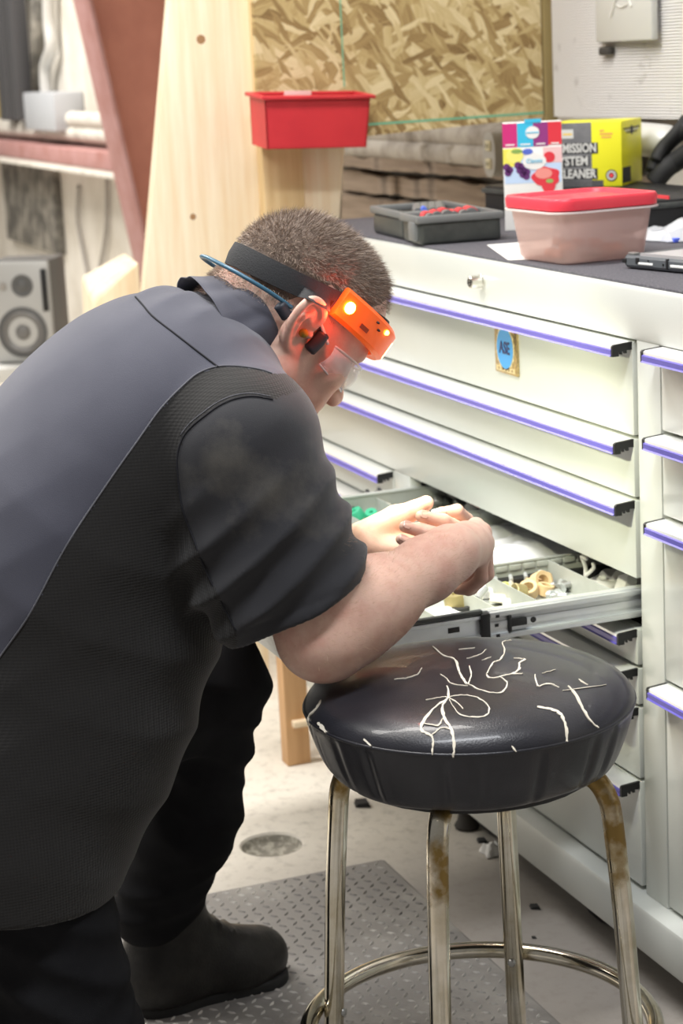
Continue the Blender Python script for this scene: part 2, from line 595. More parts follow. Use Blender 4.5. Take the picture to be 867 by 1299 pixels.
for i in range(nx):
    for j in range(ny):
        x = MX0 + 0.025 + i * pit; y = MY1 - 0.025 - j * pit
        a = math.pi / 4 if (i + j) % 2 else -math.pi / 4
        ca, sa = math.cos(a), math.sin(a)
        b0 = len(V)
        for (u, v, w) in ((-.0088, 0, .0078), (0, -.0033, .0078), (.0088, 0, .0078), (0, .0033, .0078), (-.0045, 0, .0102), (.0045, 0, .0102)):
            V.append((x + u * ca - v * sa - MX0, y + u * sa + v * ca - MY0, w))
        F += [(b0, b0 + 1, b0 + 4), (b0 + 1, b0 + 5, b0 + 4), (b0 + 1, b0 + 2, b0 + 5), (b0 + 2, b0 + 3, b0 + 5), (b0 + 3, b0 + 4, b0 + 5), (b0 + 3, b0, b0 + 4)]
me = bpy.data.meshes.new('raised_bars'); me.from_pydata(V, [], F); me.materials.append(mat_bars)
rb = bpy.data.objects.new('raised_bars', me); COL.objects.link(rb); rb.parent = fm; rb['kind'] = 'stuff'

# ------------------------------------------------------------------ wall behind the chest
YW = 0.80
bm = BM()
box(bm, -12.0, 2.2, YW, YW + 0.12, 0, 4.2)
wall = struct('wall_back', bm, MT['wall_sheet'])


def along_wall(name, px, py, py2, x0, x1, y0, y1, m, parent=wall, bev=0.004, wobble=0.0):
    """a board lying along the wall; its height comes from two picture rows at column px"""
    za = on_y(px, py, (y0 + y1) / 2)[2]; zb = on_y(px, py2, (y0 + y1) / 2)[2]
    b = BM()
    box(b, x0, x1, y0, y1, min(za, zb), max(za, zb), bev)
    return obj(name, b, m, parent)


# girts, boards and pipes seen under the strand board
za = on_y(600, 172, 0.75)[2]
bm = BM(); tube(bm, [(-4.2, 0.745, za), (-1.35, 0.745, za)], 0.034, 16); obj('pipe', bm, MT['shaded_pipe'], wall)
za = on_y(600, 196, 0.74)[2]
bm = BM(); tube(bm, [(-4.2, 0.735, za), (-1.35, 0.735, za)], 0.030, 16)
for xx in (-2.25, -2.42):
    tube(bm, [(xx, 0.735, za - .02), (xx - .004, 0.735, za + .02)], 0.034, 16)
obj('pipe', bm, MT['shaded_pipe'], wall)


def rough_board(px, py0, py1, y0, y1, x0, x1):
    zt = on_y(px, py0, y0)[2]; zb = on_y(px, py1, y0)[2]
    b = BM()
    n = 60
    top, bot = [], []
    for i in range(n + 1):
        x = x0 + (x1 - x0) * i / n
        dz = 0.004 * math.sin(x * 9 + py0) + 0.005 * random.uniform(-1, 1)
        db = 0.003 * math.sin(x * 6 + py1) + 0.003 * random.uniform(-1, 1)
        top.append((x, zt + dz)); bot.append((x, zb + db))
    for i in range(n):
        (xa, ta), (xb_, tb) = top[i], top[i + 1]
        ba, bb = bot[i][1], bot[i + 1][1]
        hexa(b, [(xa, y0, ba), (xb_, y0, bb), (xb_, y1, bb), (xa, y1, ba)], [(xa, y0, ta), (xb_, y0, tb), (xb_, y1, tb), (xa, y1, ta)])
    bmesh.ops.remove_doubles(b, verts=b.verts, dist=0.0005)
    return obj('rough_board', b, MT['old_shaded_board'], wall)


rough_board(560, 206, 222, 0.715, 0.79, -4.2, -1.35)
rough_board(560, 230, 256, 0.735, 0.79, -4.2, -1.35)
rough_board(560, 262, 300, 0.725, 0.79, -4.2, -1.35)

# white woven sheeting above the boxes, with its cover plate
bm = BM()
xl = on_y(704, 75, 0.70)[0]
zb = on_y(770, 149, 0.70)[2]
n = 24
for i in range(n):
    xa, xb_ = xl + (0.55 - xl) * i / n, xl + (0.55 - xl) * (i + 1) / n
    ya = 0.695 - 0.006 * math.sin(i * 0.8) ; yb = 0.695 - 0.006 * math.sin((i + 1) * 0.8)
    hexa(bm, [(xa, ya, zb), (xb_, yb, zb), (xb_, YW - .002, zb), (xa, YW - .002, zb)], [(xa, ya, 2.6), (xb_, yb, 2.6), (xb_, YW - .002, 2.6), (xa, YW - .002, 2.6)])
bmesh.ops.remove_doubles(bm, verts=bm.verts, dist=0.0005)
sheeting = obj('white_sheeting', bm, MT['weave'], wall)

c0 = on_y(763, 54, 0.685); c1 = on_y(834, 48, 0.685)
pl = thing('cover_plate', 'clear plastic covered blank plate screwed to the white sheeting', 'plate', (c0[0], 0.685, c0[2]))
bm = BM()
w = c1[0] - c0[0]
box(bm, c0[0], c1[0], 0.672, 0.689, c0[2], c0[2] + 0.19, 0.004)
obj('plate', bm, mat('cover_plate_grey', (0.58, 0.58, 0.55), 0.4), pl)
bm = BM()
pts = [(0.30, 0.050), (0.42, 0.088), (0.58, 0.094), (0.68, 0.070)]
tube(bm, catmull([(c0[0] + w * a, 0.6695, c0[2] + b) for a, b in pts], 5), 0.0016, 6)
tube(bm, catmull([(c0[0] + w * a, 0.6695, c0[2] + b) for a, b in [(0.40, 0.076), (0.5, 0.070), (0.6, 0.074)]], 5), 0.0012, 6)
obj('film_crease', bm, MT['white_plastic'], pl)
for (a, b) in ((0.1, 0.105), (0.9, 0.105)):
    bm = BM(); lathe(bm, [(0, 0.003), (0.005, 0.002), (0.006, 0)], (c0[0] + w * a, 0.672, c0[2] + b), 12, axis=(0, -1, 0)); obj('screw', bm, MT['steel_dull'], pl)
bm = BM(); box(bm, c0[0] + .004, c0[0] + .05, 0.675, 0.692, c0[2] - 0.026, c0[2] - 0.010, 0.004)
obj('pry_mark', bm, mat('dark_gouge', (0.05, 0.045, 0.04), 0.9), pl)

oc = on_y(623, 196, 0.675)
ot = thing('wall_outlet', 'grey oval wall outlet with two yellowed sockets under the strand board', 'outlet', (float(oc[0]), .675, float(oc[2])))
oh = float(on_y(623, 168, .675)[2] - on_y(623, 225, .675)[2]) / 2
ow = oh * .62
bm = BM()
pts = []
for a_ in range(40):
    t_ = 2 * math.pi * a_ / 40
    pts.append((ow * math.copysign(abs(math.cos(t_)) ** .75, math.cos(t_)), oh * math.copysign(abs(math.sin(t_)) ** .8, math.sin(t_))))
prism(bm, pts, basis((oc[0], .700, oc[2]), (1, 0, 0), (0, 0, 1)), .030)
obj('outlet_plate', bm, MT['dirty_grey'] if False else mat('grey_outlet_plate', (0.36, 0.34, 0.31), 0.6), ot)
for s_ in (1, -1):
    bm = BM()
    box(bm, oc[0] - ow * .42, oc[0] + ow * .42, .666, .672, oc[2] + s_ * oh * .40 - oh * .23, oc[2] + s_ * oh * .40 + oh * .23, .002)
    so_k = obj('socket', bm, mat('yellowed_socket', (0.58, 0.52, 0.34), 0.5), ot)
    bm = BM()
    for x_ in (-.16, .16):
        box(bm, oc[0] + ow * x_ - .0015, oc[0] + ow * x_ + .0015, .6652, .667, oc[2] + s_ * oh * .40 - oh * .1, oc[2] + s_ * oh * .40 + oh * .1)
    o_ = obj('socket_slots', bm, MT['black_plastic'], so_k); o_['kind'] = 'stuff'

# strand board end panel with chalk lines, edge batten
XO = -1.66
A = on_x(326, 0, XO); B = on_x(331, 187, XO); Cc = on_x(690, 149, XO); Dd = on_x(686, 0, XO)
osb = thing('strand_board', 'upright oriented strand board sheet with green chalk lines above the chest', 'board', (XO, float(B[1]), float(B[2])))
bm = BM()
top = 2.5
hexa(bm, [(XO - .018, B[1], B[2]), (XO, B[1], B[2]), (XO, Cc[1], Cc[2]), (XO - .018, Cc[1], Cc[2])],
     [(XO - .018, A[1], top), (XO, A[1], top), (XO, Dd[1], top), (XO - .018, Dd[1], top)])
obj('sheet', bm, MT['osb'], osb, None)
bm = BM()
a = on_x(440, 160, XO); b = on_x(690, 146 - 3, XO)
hexa(bm, [(XO, a[1], a[2] - .002), (XO + .0006, a[1], a[2] - .002), (XO + .0006, b[1], b[2] - .002), (XO, b[1], b[2] - .002)],
     [(XO, a[1], a[2] + .003), (XO + .0006, a[1], a[2] + .003), (XO + .0006, b[1], b[2] + .003), (XO, b[1], b[2] + .003)])
obj('chalk_line', bm, MT['green_line'], osb, None)
bm = BM()
a = on_x(437, 110, XO)
box(bm, XO, XO + .0006, a[1] - .0015, a[1] + .0015, a[2], top)
obj('chalk_line', bm, MT['green_line'], osb, None)
bm = BM()
a = on_x(688, 60, XO)
box(bm, XO - .02, XO + .004, a[1] + 0.003, a[1] + 0.034, on_x(690, 165, XO)[2], top, 0.003)
obj('edge_batten', bm, wood('olive_batten', (0.36, 0.28, 0.12), (0.26, 0.19, 0.08)), osb)

# big leaning plank, post and stud
XP = -1.72
bm = BM()
a0, a1 = on_x(215, 0, XP), on_x(325, 0, XP)
b0, b1 = on_x(183, 372, XP), on_x(331, 300, XP)


def ext(p, q, z):
    t = (z - p[2]) / (q[2] - p[2]); return Vector(p) + (Vector(q) - Vector(p)) * t


L0, L1 = ext(a0, b0, 0.0), ext(a0, b0, 2.5)
R0_, R1_ = ext(a1, b1, 0.0), ext(a1, b1, 2.5)
hexa(bm, [(XP - .036, L0.y, 0), (XP, L0.y, 0), (XP, R0_.y, 0), (XP - .036, R0_.y, 0)], [(XP - .036, L1.y, 2.5), (XP, L1.y, 2.5), (XP, R1_.y, 2.5), (XP - .036, R1_.y, 2.5)], 0, 0.003)
pk = obj('plank', bm, MT['pine'], None, 35, loc=(XP, (L0.y + R0_.y) / 2, 0))
tag(pk, 'wide pale pine plank standing upright between red column and strand board', 'plank')
for (px, py, r) in ((255, 50, .010), (245, 275, .007)):
    bm = BM()
    q = on_x(px, py, XP)
    lathe(bm, [(0, .0006), (r * .5, .0006), (r, 0.0002)], (XP, q[1], q[2]), 14, axis=(1, 0.0, 0))
    obj('knot', bm, mat('knot_brown', (0.34, 0.19, 0.09), 0.7), pk)
bm = BM()
q0 = on_x(329, 150, XO - .03); q1 = on_x(384, 220, XO - .03)
box(bm, XO - .12, XO - .022, q0[1], q1[1], 0, 2.5, 0.003)
ps = obj('post', bm, MT['pine_shaded'], None, 35, loc=(XO - .07, (q0[1] + q1[1]) / 2, 0))
tag(ps, 'shaded pine post under the red bin, right of the wide plank', 'post')
bm = BM()
q0 = on_x(382, 220, -1.69); q1 = on_x(438, 190, -1.69); q2 = on_x(433, 258, -1.69)
e0 = ext(q1, q2, 0.0); e1 = ext(q1, q2, 1.6)
hexa(bm, [(-1.73, q0[1], 0), (-1.69, q0[1], 0), (-1.69, e0.y, 0), (-1.73, e0.y, 0)], [(-1.73, q0[1], 1.6), (-1.69, q0[1], 1.6), (-1.69, e1.y, 1.6), (-1.73, e1.y, 1.6)], 0, 0.003)
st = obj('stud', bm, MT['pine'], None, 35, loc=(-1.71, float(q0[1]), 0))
tag(st, 'bright pine stud standing behind the shaded post, above the head', 'stud')
bm = BM()
q2 = on_x(180, 340, -2.3)
hexa(bm, [(-2.45, q2[1] - .14, 0), (-2.3, q2[1] - .16, 0), (-2.3, q2[1] - .005, 0), (-2.45, q2[1], 0)], [(-2.45, q2[1] - .12, q2[2] - .02), (-2.3, q2[1] - .13, q2[2] - .07), (-2.3, q2[1] - .005, q2[2] + .015), (-2.45, q2[1], q2[2] + .03)], 0, 0.01)
o = obj('timber_offcut', bm, MT['pine'], None, 35, loc=(-2.38, float(q2[1] - .08), 0))
tag(o, 'pale timber offcut standing behind the bent back, left of the plank', 'timber')

# ------------------------------------------------------------------ red oxide column and girt
XC = -5.0
col = thing('steel_column', 'tapered red primed steel building column left of the pine plank', 'column', (XC, 0.4, 0))
f0 = on_x(107, 0, XC); f1 = on_x(187, 345, XC)
g0, g1 = ext(f0, f1, 0.0), ext(f0, f1, 3.6)
bm = BM()
hexa(bm, [(XC - .005, g0.y, 0), (XC + .005, g0.y, 0), (XC + .005, YW - .01, 0), (XC - .005, YW - .01, 0)], [(XC - .005, g1.y, 3.6), (XC + .005, g1.y, 3.6), (XC + .005, YW - .01, 3.6), (XC - .005, YW - .01, 3.6)])
obj('web', bm, MT['red_primer'], col)
bm = BM()
hexa(bm, [(XC - .12, g0.y - .014, 0), (XC + .12, g0.y - .014, 0), (XC + .12, g0.y, 0), (XC - .12, g0.y, 0)], [(XC - .12, g1.y - .014, 3.6), (XC + .12, g1.y - .014, 3.6), (XC + .12, g1.y, 3.6), (XC - .12, g1.y, 3.6)], 0, 0.002)
obj('flange', bm, MT['red_primer_pale'], col)

# far stretch of the wall: girt, pipes, conduit, box, dark board
def wz(px, py, y=YW - .05): return float(on_y(px, py, y)[2])
def wx(px, py, y=YW - .05): return float(on_y(px, py, y)[0])
zt, zb = wz(70, 186, .66), wz(70, 206, .66)
bm = BM(); box(bm, -11.5, XC - .02, .64, YW, zb, zt, 0.004); box(bm, -11.5, XC - .02, .58, .66, zb - .02, zb - .004, 0.003, 1)
obj('girt', bm, [MT['red_primer_pale'], MT['conduit_white']], wall)
for (px, py, r, xa) in ((110, 152, .035, wx(62, 150)), (100, 170, .035, -11.5), (30, 160, .03, -11.5)):
    z = wz(px, py, .74)
    bm = BM(); tube(bm, [(xa, .74, z), (XC - .03 if px > 60 else wx(50, 165), .74, z)], r, 12); obj('pipe', bm, MT['conduit_white'], wall)
bm = BM()
x0, x1 = wx(41, 140, .70), wx(80, 140, .70)
box(bm, x0, x1, .66, YW - .003, wz(60, 165, .70), wz(60, 117, .70), 0.008)
eb = obj('electrical_box', bm, MT['box_grey'], None, 35, loc=((x0 + x1) / 2, .73, wz(60, 140, .70)))
tag(eb, 'grey square electrical box with conduit on the far white wall', 'box')
bm = BM()
tube(bm, catmull([(wx(62, -60, .75), .75, wz(62, -60, .75)), (wx(62, 20, .75), .75, wz(62, 20, .75)), (wx(65, 60, .75), .75, wz(65, 60, .75)), (wx(58, 85, .75), .75, wz(58, 85, .75)), (wx(59, 118, .75), .75, wz(59, 118, .75))], 6), 0.03, 12)
o = obj('conduit', bm, MT['conduit'], None, 180, loc=(wx(60, 60, .75), .75, wz(60, 60, .75)))
tag(o, 'light grey bent conduit running up from the grey electrical box', 'conduit')
bm = BM()
tube(bm, [(wx(48, -60, .76), .76, wz(48, -60, .76)), (wx(50, 118, .76), .76, wz(50, 118, .76))], 0.04, 12)
o = obj('downpipe', bm, MT['dark_stain'], None, 180, loc=(wx(50, 60, .76), .76, wz(50, 118, .76)))
tag(o, 'dark sooty vertical pipe left of the light grey conduit', 'pipe')
bm = BM()
for (px, w) in ((10, .10), (24, .09)):
    x = wx(px, 80, .70)
    box(bm, x - w, x + w, .66, .74, wz(px, 152, .70), 4.0, 0.01)
o = obj('door_track', bm, mat('dark_track_steel', (0.07, 0.07, 0.075), 0.5), None, 35, loc=(wx(17, 80, .7), .7, wz(17, 152, .7)))
tag(o, 'dark twin upright steel track at the far left edge', 'track')
bm = BM()
x = wx(1, 80, .77)
box(bm, x - .25, x + .12, .765, YW - .001, wz(3, 150, .77), 4.0, 0.004)
o = obj('amber_panel', bm, mat('amber_panel', (0.55, 0.42, 0.16), 0.5), None, 35, loc=(x, .78, wz(3, 150, .77)))
tag(o, 'yellowish panel behind the dark track at the far left edge', 'panel')
bm = BM()
box(bm, wx(8, 260, .77), wx(72, 260, .77), .76, YW - .001, wz(40, 312, .77), wz(40, 211, .77), 0.006)
o = obj('sooty_board', bm, MT['dark_stain'], None, 35, loc=(wx(40, 260, .77), .78, wz(40, 312, .77)))
tag(o, 'dark stained board on the far wall above the speaker', 'board')
# hanging cables
for nm, pts, lab in (('cable', [(100, 235), (99, 280), (108, 330), (112, 350)], 'thin looping olive cable hanging on the far white wall'),
                     ('cable', [(136, 225), (135, 290), (126, 345), (122, 385)], 'thin grey cable hanging beside the red column')):
    bm = BM(); P = [on_y(px, py, .78) for px, py in pts]
    tube(bm, catmull([tuple(p) for p in P], 6), 0.009, 8)
    tag(obj(nm, bm, MT['dirty_grey'], None, 180, loc=tuple(P[0])), lab, 'cable')

# ------------------------------------------------------------------ speaker on its stand
XS = -4.2
s0 = on_x(-6, 455, XS); s1 = on_x(72, 448, XS); st_ = on_x(66, 328, XS)
sw = s1[1] - s0[1]; sh = st_[2] - s1[2]
sy0, sz0 = float(s0[1]), float((s0[2] + s1[2]) / 2) - .02
sh += .02
sp = thing('loudspeaker', 'silver fronted grey loudspeaker on a pale metal stand at far left', 'speaker', (XS - .11, sy0 + sw / 2, sz0))
bm = BM()
# turned so the right flank shows
RZ = Matrix.Translation((XS, sy0 + sw / 2, sz0)) @ Matrix.Rotation(math.radians(-28), 4, 'Z')
box(bm, -.20, -.004, -sw / 2, sw / 2, 0, sh, 0.008, 0, RZ)
obj('cabinet', bm, MT['speaker_side'], sp)
bm = BM(); box(bm, -.006, .012, -sw / 2, sw / 2, 0, sh, 0.012, 0, RZ); fr = obj('front_baffle', bm, MT['speaker_silver'], sp)


def disc(name, y, z, prof, m, seg=32):
    b = BM(); lathe(b, prof, (0, 0, 0), seg, axis=(1, 0, 0))
    bmesh.ops.transform(b, matrix=RZ @ Matrix.Translation((.012, y, z)), verts=b.verts)
    return obj(name, b, m, sp, 50)


R = sw * .36
disc('woofer_ring', 0.0, sh * .30, [(R * 1.12, 0), (R * 1.12, .005), (R * .98, .007), (R * .94, 0)], MT['speaker_cone'])
disc('woofer_cone', 0.0, sh * .30, [(R * .97, .002), (R * .85, .006), (R * .75, .001), (R * .35, -.004), (R * .33, .004), (R * .2, .010), (0, .013)], mat('woofer_grey', (0.16, 0.155, 0.15), 0.35))
disc('tweeter', .01, sh * .76, [(R * .5, 0), (R * .48, .004), (R * .30, .001), (R * .2, .008), (0, .011)], MT['speaker_cone'])
disc('control_knob', -sw * .27, sh * .76, [(R * .17, 0), (R * .16, .008), (0, .009)], MT['dirty_grey'])
bm = BM(); box(bm, .010, .016, sw * .36, sw * .46, sh * .5, sh * .92, 0.003, 0, RZ); obj('port_slot', bm, MT['black_plastic'], sp)
stn = thing('speaker_stand', 'pale metal stand under the grey loudspeaker', 'stand', (XS - .1, sy0 + sw / 2, 0))
bm = BM(); box(bm, XS - .26, XS + .07, sy0 - .06, sy0 + sw + .08, sz0 - .055, sz0 - .004, 0.006); obj('stand_top', bm, MT['conduit'], stn)
for (dx, dy) in ((.03, -.02), (.03, sw + .04), (-.22, -.02), (-.22, sw + .04)):
    bm = BM(); box(bm, XS + dx - .02, XS + dx + .02, sy0 + dy - .02, sy0 + dy + .02, 0, sz0 - .05, 0.004); obj('leg', bm, MT['conduit'], stn)

# ------------------------------------------------------------------ red bin on the strand board
XB = -1.64
b0 = on_x(336, 180, XB + .10); b1 = on_x(466, 181, XB + .10)
bw = b1[1] - b0[1]; bz = (b0[2] + b1[2]) / 2 - .004
ht = on_x(400, 116, XB + .10)[2] - bz
bin_ = thing('parts_bin', 'empty red plastic bin hooked on the strand board edge', 'bin', (XB + .05, float(b0[1] + bw / 2), float(bz)))
Tb = Matrix.Translation((XB, b0[1] + bw / 2, bz)) @ Matrix.Rotation(math.radians(-2.4), 4, 'X') @ Matrix.Rotation(math.radians(4.5), 4, 'Y')
bm = BM()
t = .004; q = .008


def bin_wall(bm, x0, x1, y0, y1):
    sx = .93
    hexa(bm, [(x0 * 1, y0 * sx, 0), (x1, y0 * sx, 0), (x1, y1 * sx, 0), (x0, y1 * sx, 0)], [(x0, y0, ht), (x1, y0, ht), (x1, y1, ht), (x0, y1, ht)])


W2 = bw / 2 * 1.03
D = .105
box(bm, .004, D, -W2 * .93, W2 * .93, 0, t, 0.0)
for (xa, xb_, ya, yb) in ((.004, .004 + t, -W2, W2), (D - t, D, -W2, W2)):
    hexa(bm, [(xa, ya * .94, 0), (xb_, ya * .94, 0), (xb_, yb * .94, 0), (xa, yb * .94, 0)], [(xa, ya, ht), (xb_, ya, ht), (xb_, yb, ht), (xa, yb, ht)])
for s in (-1, 1):
    ya, yb = s * W2, s * (W2 - t)
    hexa(bm, [(.004, ya * .94, 0), (D, ya * .94, 0), (D, yb * .94, 0), (.004, yb * .94, 0)], [(.004, ya, ht), (D, ya, ht), (D, yb, ht), (.004, yb, ht)])
bmesh.ops.transform(bm, matrix=Tb, verts=bm.verts)
obj('bin_body', bm, MT['red_plastic'], bin_)
bm = BM()
for (xa, xb_, ya, yb) in ((D - .004, D + .009, -W2 - .009, W2 + .009), (-.001, .010, -W2 - .009, W2 + .009), (.0, D, -W2 - .009, -W2 + .003), (0, D, W2 - .003, W2 + .009)):
    box(bm, xa, xb_, ya, yb, ht - .007, ht + .001, 0.002)
bmesh.ops.transform(bm, matrix=Tb, verts=bm.verts)
obj('rim', bm, MT['red_plastic'], bin_)
bm = BM(); box(bm, .0095, .0125, -W2 * .36, W2 * .16, ht - .022, ht + .003, 0.001); bmesh.ops.transform(bm, matrix=Tb, verts=bm.verts)
obj('label_holder', bm, mat('pinkish_label', (0.80, 0.50, 0.48), 0.5), bin_)

# ------------------------------------------------------------------ tool chest
ZT = 1.065
XL, XR = -1.49, 0.80
DEP = 0.62
ch = thing('tool_chest', 'wide white steel tool chest with violet edged drawer pulls', 'tool chest', (0, 0.3, 0))
bm = BM()
box(bm, XL, XR, -.002, DEP, .988, ZT, 0.006)                      # top rail
for (xa, xb_) in ((XL, -1.412), (0.0, .066), (.765, XR)):
    box(bm, xa, xb_, 0, DEP, .137, .99, 0.002)
box(bm, -.958, -.882, 0, DEP - .02, .137, .632, 0.002)
box(bm, XL, XR, DEP - .012, DEP, .137, .99)
obj('cabinet_body', bm, MT['chest'], ch)
bm = BM()
box(bm, XL + .03, -.004, .022, DEP - .02, .64, .985)
box(bm, XL + .03, -.96, .022, DEP - .02, .14, .64)
box(bm, -.878, -.004, .05, DEP - .02, .14, .545)
box(bm, .07, .76, .022, DEP - .02, .14, .985)
box(bm, -.878, -.870, .022, DEP - .02, .14, .64); box(bm, -.010, -.002, .012, DEP - .02, .14, .985)
box(bm, -.878, -.004, .56, .60, .54, .64)
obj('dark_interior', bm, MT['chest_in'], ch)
bm = BM()
box(bm, XL - .004, XR + .004, -.032, DEP, .063, .137, 0.007)
obj('base_rail', bm, MT['chest'], ch)
bm = BM(); box(bm, XL + .012, XR - .012, .009, DEP - .01, ZT - .002, ZT + .004, 0.002)
obj('worktop_liner', bm, MT['mat_dark'], ch)
for (cx, cy) in ((on_z(715, 1150, .03)[0] + .02, .03), (on_z(585, 1045, .03)[0], .03), (.55, .03)):
    bm = BM(); lathe(bm, [(0, -.022), (.026, -.022), (.031, -.014), (.031, .014), (.026, .022), (0, .022)], (cx, cy + .012, .031), 20, axis=(1, 0, 0))
    o = obj('caster', bm, MT['rubber'], ch)
    b2 = BM(); box(b2, cx - .03, cx + .03, cy - .01, cy + .05, .050, .0635, 0.002); lathe(b2, [(0, -.026), (.007, -.026), (.007, .026), (0, .026)], (cx, cy + .012, .031), 10, axis=(1, 0, 0))
    obj('caster_fork', b2, MT['steel_dull'], o)


def pull(dr, xa, xb_, z, y=0.0, dark=False):
    """aluminium pull along the top edge of a drawer front"""
    bm = BM()
    P = [(0, 0), (-.028, -.0022), (-.031, -.004), (-.031, -.0085), (-.028, -.0085), (-.028, -.0055), (0, -.0035)]
    t = bmesh.new()
    prism(bm, [(a, b) for a, b in P], basis((xa, y, z), (0, 1, 0), (0, 0, 1)), xb_ - xa, 0)
    P2 = [(-.0312, -.0080), (-.0330, -.0095), (-.0325, -.0165), (-.0345, -.0185), (-.0300, -.0200), (-.0285, -.0080)]
    prism(bm, P2, basis((xa, y, z), (0, 1, 0), (0, 0, 1)), xb_ - xa, 1)
    obj('handle', bm, [MT['pull_metal'], MT['blue_trim']], dr)
    for xe, s in ((xb_, 1), (xa, -1)):
        b = BM()
        pr = [(0.0, 0.0005), (-.030, -.0018), (-.0325, -.004), (-.0325, -.019), (-.022, -.019), (-.022, -.013), (-.019, -.013), (-.019, -.0165), (-.0165, -.0165), (-.0165, -.0125), (-.013, -.0125), (-.013, -.0155), (-.009, -.0155), (-.009, -.011), (0, -.011)]
        prism(b, pr, basis((xe if s > 0 else xe - .004, y, z), (0, 1, 0), (0, 0, 1)), .005, 0)
        obj('handle_cap', b, MT['black_plastic'], dr)


def drawer(xa, xb_, z0, z1, name='drawer', caps=True):
    bm = BM()
    box(bm, xa, xb_, -.001, .022, z0 + .0025, z1, 0.002)
    d = obj(name, bm, MT['chest'], ch)
    pull(d, xa + .002, xb_ - .006, z1)
    return d


MAIN = (-1.41, -.0115)
d1 = drawer(MAIN[0], MAIN[1], .845, .985)
drawer(MAIN[0], MAIN[1], .753, .842)
drawer(MAIN[0], MAIN[1], .630, .750)
RB = (-.880, -.0115)
for z0, z1 in ((.496, .553), (.434, .493), (.317, .431), (.142, .314)):
    drawer(RB[0], RB[1], z0, z1)
LBK = (-1.41, -.961)
for z0, z1 in ((.556, .627), (.486, .553), (.416, .483), (.300, .413), (.142, .297)):
    drawer(LBK[0], LBK[1], z0, z1)
for z0, z1 in ((.866, .988), (.743, .863), (.497, .740), (.142, .494)):
    drawer(.071, .762, z0, z1)

# lock and gold badge
lk = on_y(612, 357, -.002)
bm = BM()
lathe(bm, [(0, .0235), (.0085, .0235), (.0105, .022), (.011, .004), (.0125, .003), (.0125, 0)], (lk[0], -.002, lk[2]), 24, axis=(0, -1, 0))
lo = obj('lock', bm, mat('satin_nickel', (0.75, 0.73, 0.66), 0.22, 1.0), ch)
bm = BM(); box(bm, lk[0] - .0045, lk[0] + .0045, -.0262, -.0252, lk[2] - .0012, lk[2] + .0012); lathe(bm, [(.0062, .0238), (.0062, .0245), (.0052, .0245), (.0052, .0238)], (lk[0], -.002, lk[2]), 20, axis=(0, -1, 0))
obj('keyhole', bm, MT['black_plastic'], lo)
g0 = on_y(630, 412, -.001); g1 = on_y(660, 480, -.001)
bx0, bx1, bz1, bz0 = g0[0], g1[0], g0[2] + .004, g1[2] + .002
bcx, bcz = (bx0 + bx1) / 2, (bz0 + bz1) / 2
bm = BM(); box(bm, bx0, bx1, -.0055, -.0005, bz0, bz1, 0.0015)
bd = obj('badge', bm, MT['brass'], ch, label='gold badge with a blue cogged oval')
bh = (bz1 - bz0); bwid = bx1 - bx0
bm = BM()
pts = []
for k in range(72):
    a = 2 * math.pi * k / 72
    r = 1.0 + (.07 if (k // 2) % 2 else 0)
    pts.append((math.cos(a) * bwid * .385 * r, math.sin(a) * bwid * .385 * r * 1.1))
Mb = basis((bcx, -.0053, bcz + bh * .03), (1, 0, 0), (0, 0, 1))
prism(bm, pts, Mb, .0012); obj('cog_ring', bm, MT['pale_gold'], bd)
bm = BM(); prism(bm, [(math.cos(2 * math.pi * k / 48) * bwid * .36, math.sin(2 * math.pi * k / 48) * bwid * .40) for k in range(48)], Mb, .0018); obj('blue_oval', bm, MT['badge_blue'], bd)
def wall_text(nm, txt, x, y, z, size, m, parent, width=None, bold=0.0):
    return lettering(nm, txt, basis((x, y, z), (1, 0, 0), (0, 0, 1)), size, m, parent, .0004, width, bold)
wall_text('lettering', 'ASE', bcx, -.0076, bcz + bh * .03, .028, mat('badge_navy', (0.03, 0.04, 0.14), 0.4), bd, bwid * .48, .0006)
bm = BM(); box(bm, bx0 + bwid * .08, bx1 - bwid * .08, -.0065, -.005, bz0 + bh * .05, bz0 + bh * .15); obj('name_bar', bm, MT['pale_gold'], bd)
bm = BM(); box(bm, bx0 + bwid * .1, bx1 - bwid * .1, -.0062, -.005, bz1 - bh * .14, bz1 - bh * .06); obj('name_bar', bm, MT['brass'], bd)
bm = BM()
for i in range(5):
    x = bx0 + bwid * (.2 + .15 * i); box(bm, x - .0028, x + .0028, -.0068, -.0060, bz0 + bh * .075, bz0 + bh * .125)
obj('worn_lettering', bm, MT['brass'], bd)

# open drawer: tray, dividers, slides, front
OX0, OX1 = -.868, -.034
OY0, OY1 = -.50, .12
OZ0, OZ1 = .566, .612
bm = BM()
box(bm, OX0, OX1, OY0, OY1, OZ0, OZ0 + .002)
box(bm, OX0, OX0 + .0025, OY0, OY1, OZ0, OZ1); box(bm, OX0 - .004, OX0 + .006, OY0, OY1, OZ1 - .002, OZ1 + .002, 0.001)
box(bm, OX1 - .0025, OX1, OY0, OY1, OZ0, OZ1); box(bm, OX1 - .008, OX1 + .004, OY0, OY1, OZ1 - .002, OZ1 + .002, 0.001)
box(bm, OX0, OX1, OY1 - .0025, OY1, OZ0, OZ1)
tray = obj('open_drawer', bm, MT['tray'], ch)
bm = BM(); box(bm, -.880, -.0115, OY0 - .022, OY0, .556, .627, 0.002); obj('drawer_front', bm, MT['chest'], tray)
bm = BM(); prism(bm, [(0, 0), (-.028, -.002), (-.031, -.0045), (-.031, -.012), (-.028, -.012), (0, -.004)], basis((-.878, OY0 - .022, .627), (0, 1, 0), (0, 0, 1)), .865); obj('front_pull', bm, MT['black_plastic'], tray)  # pull coloured black for the shade on it; the other pulls are aluminium


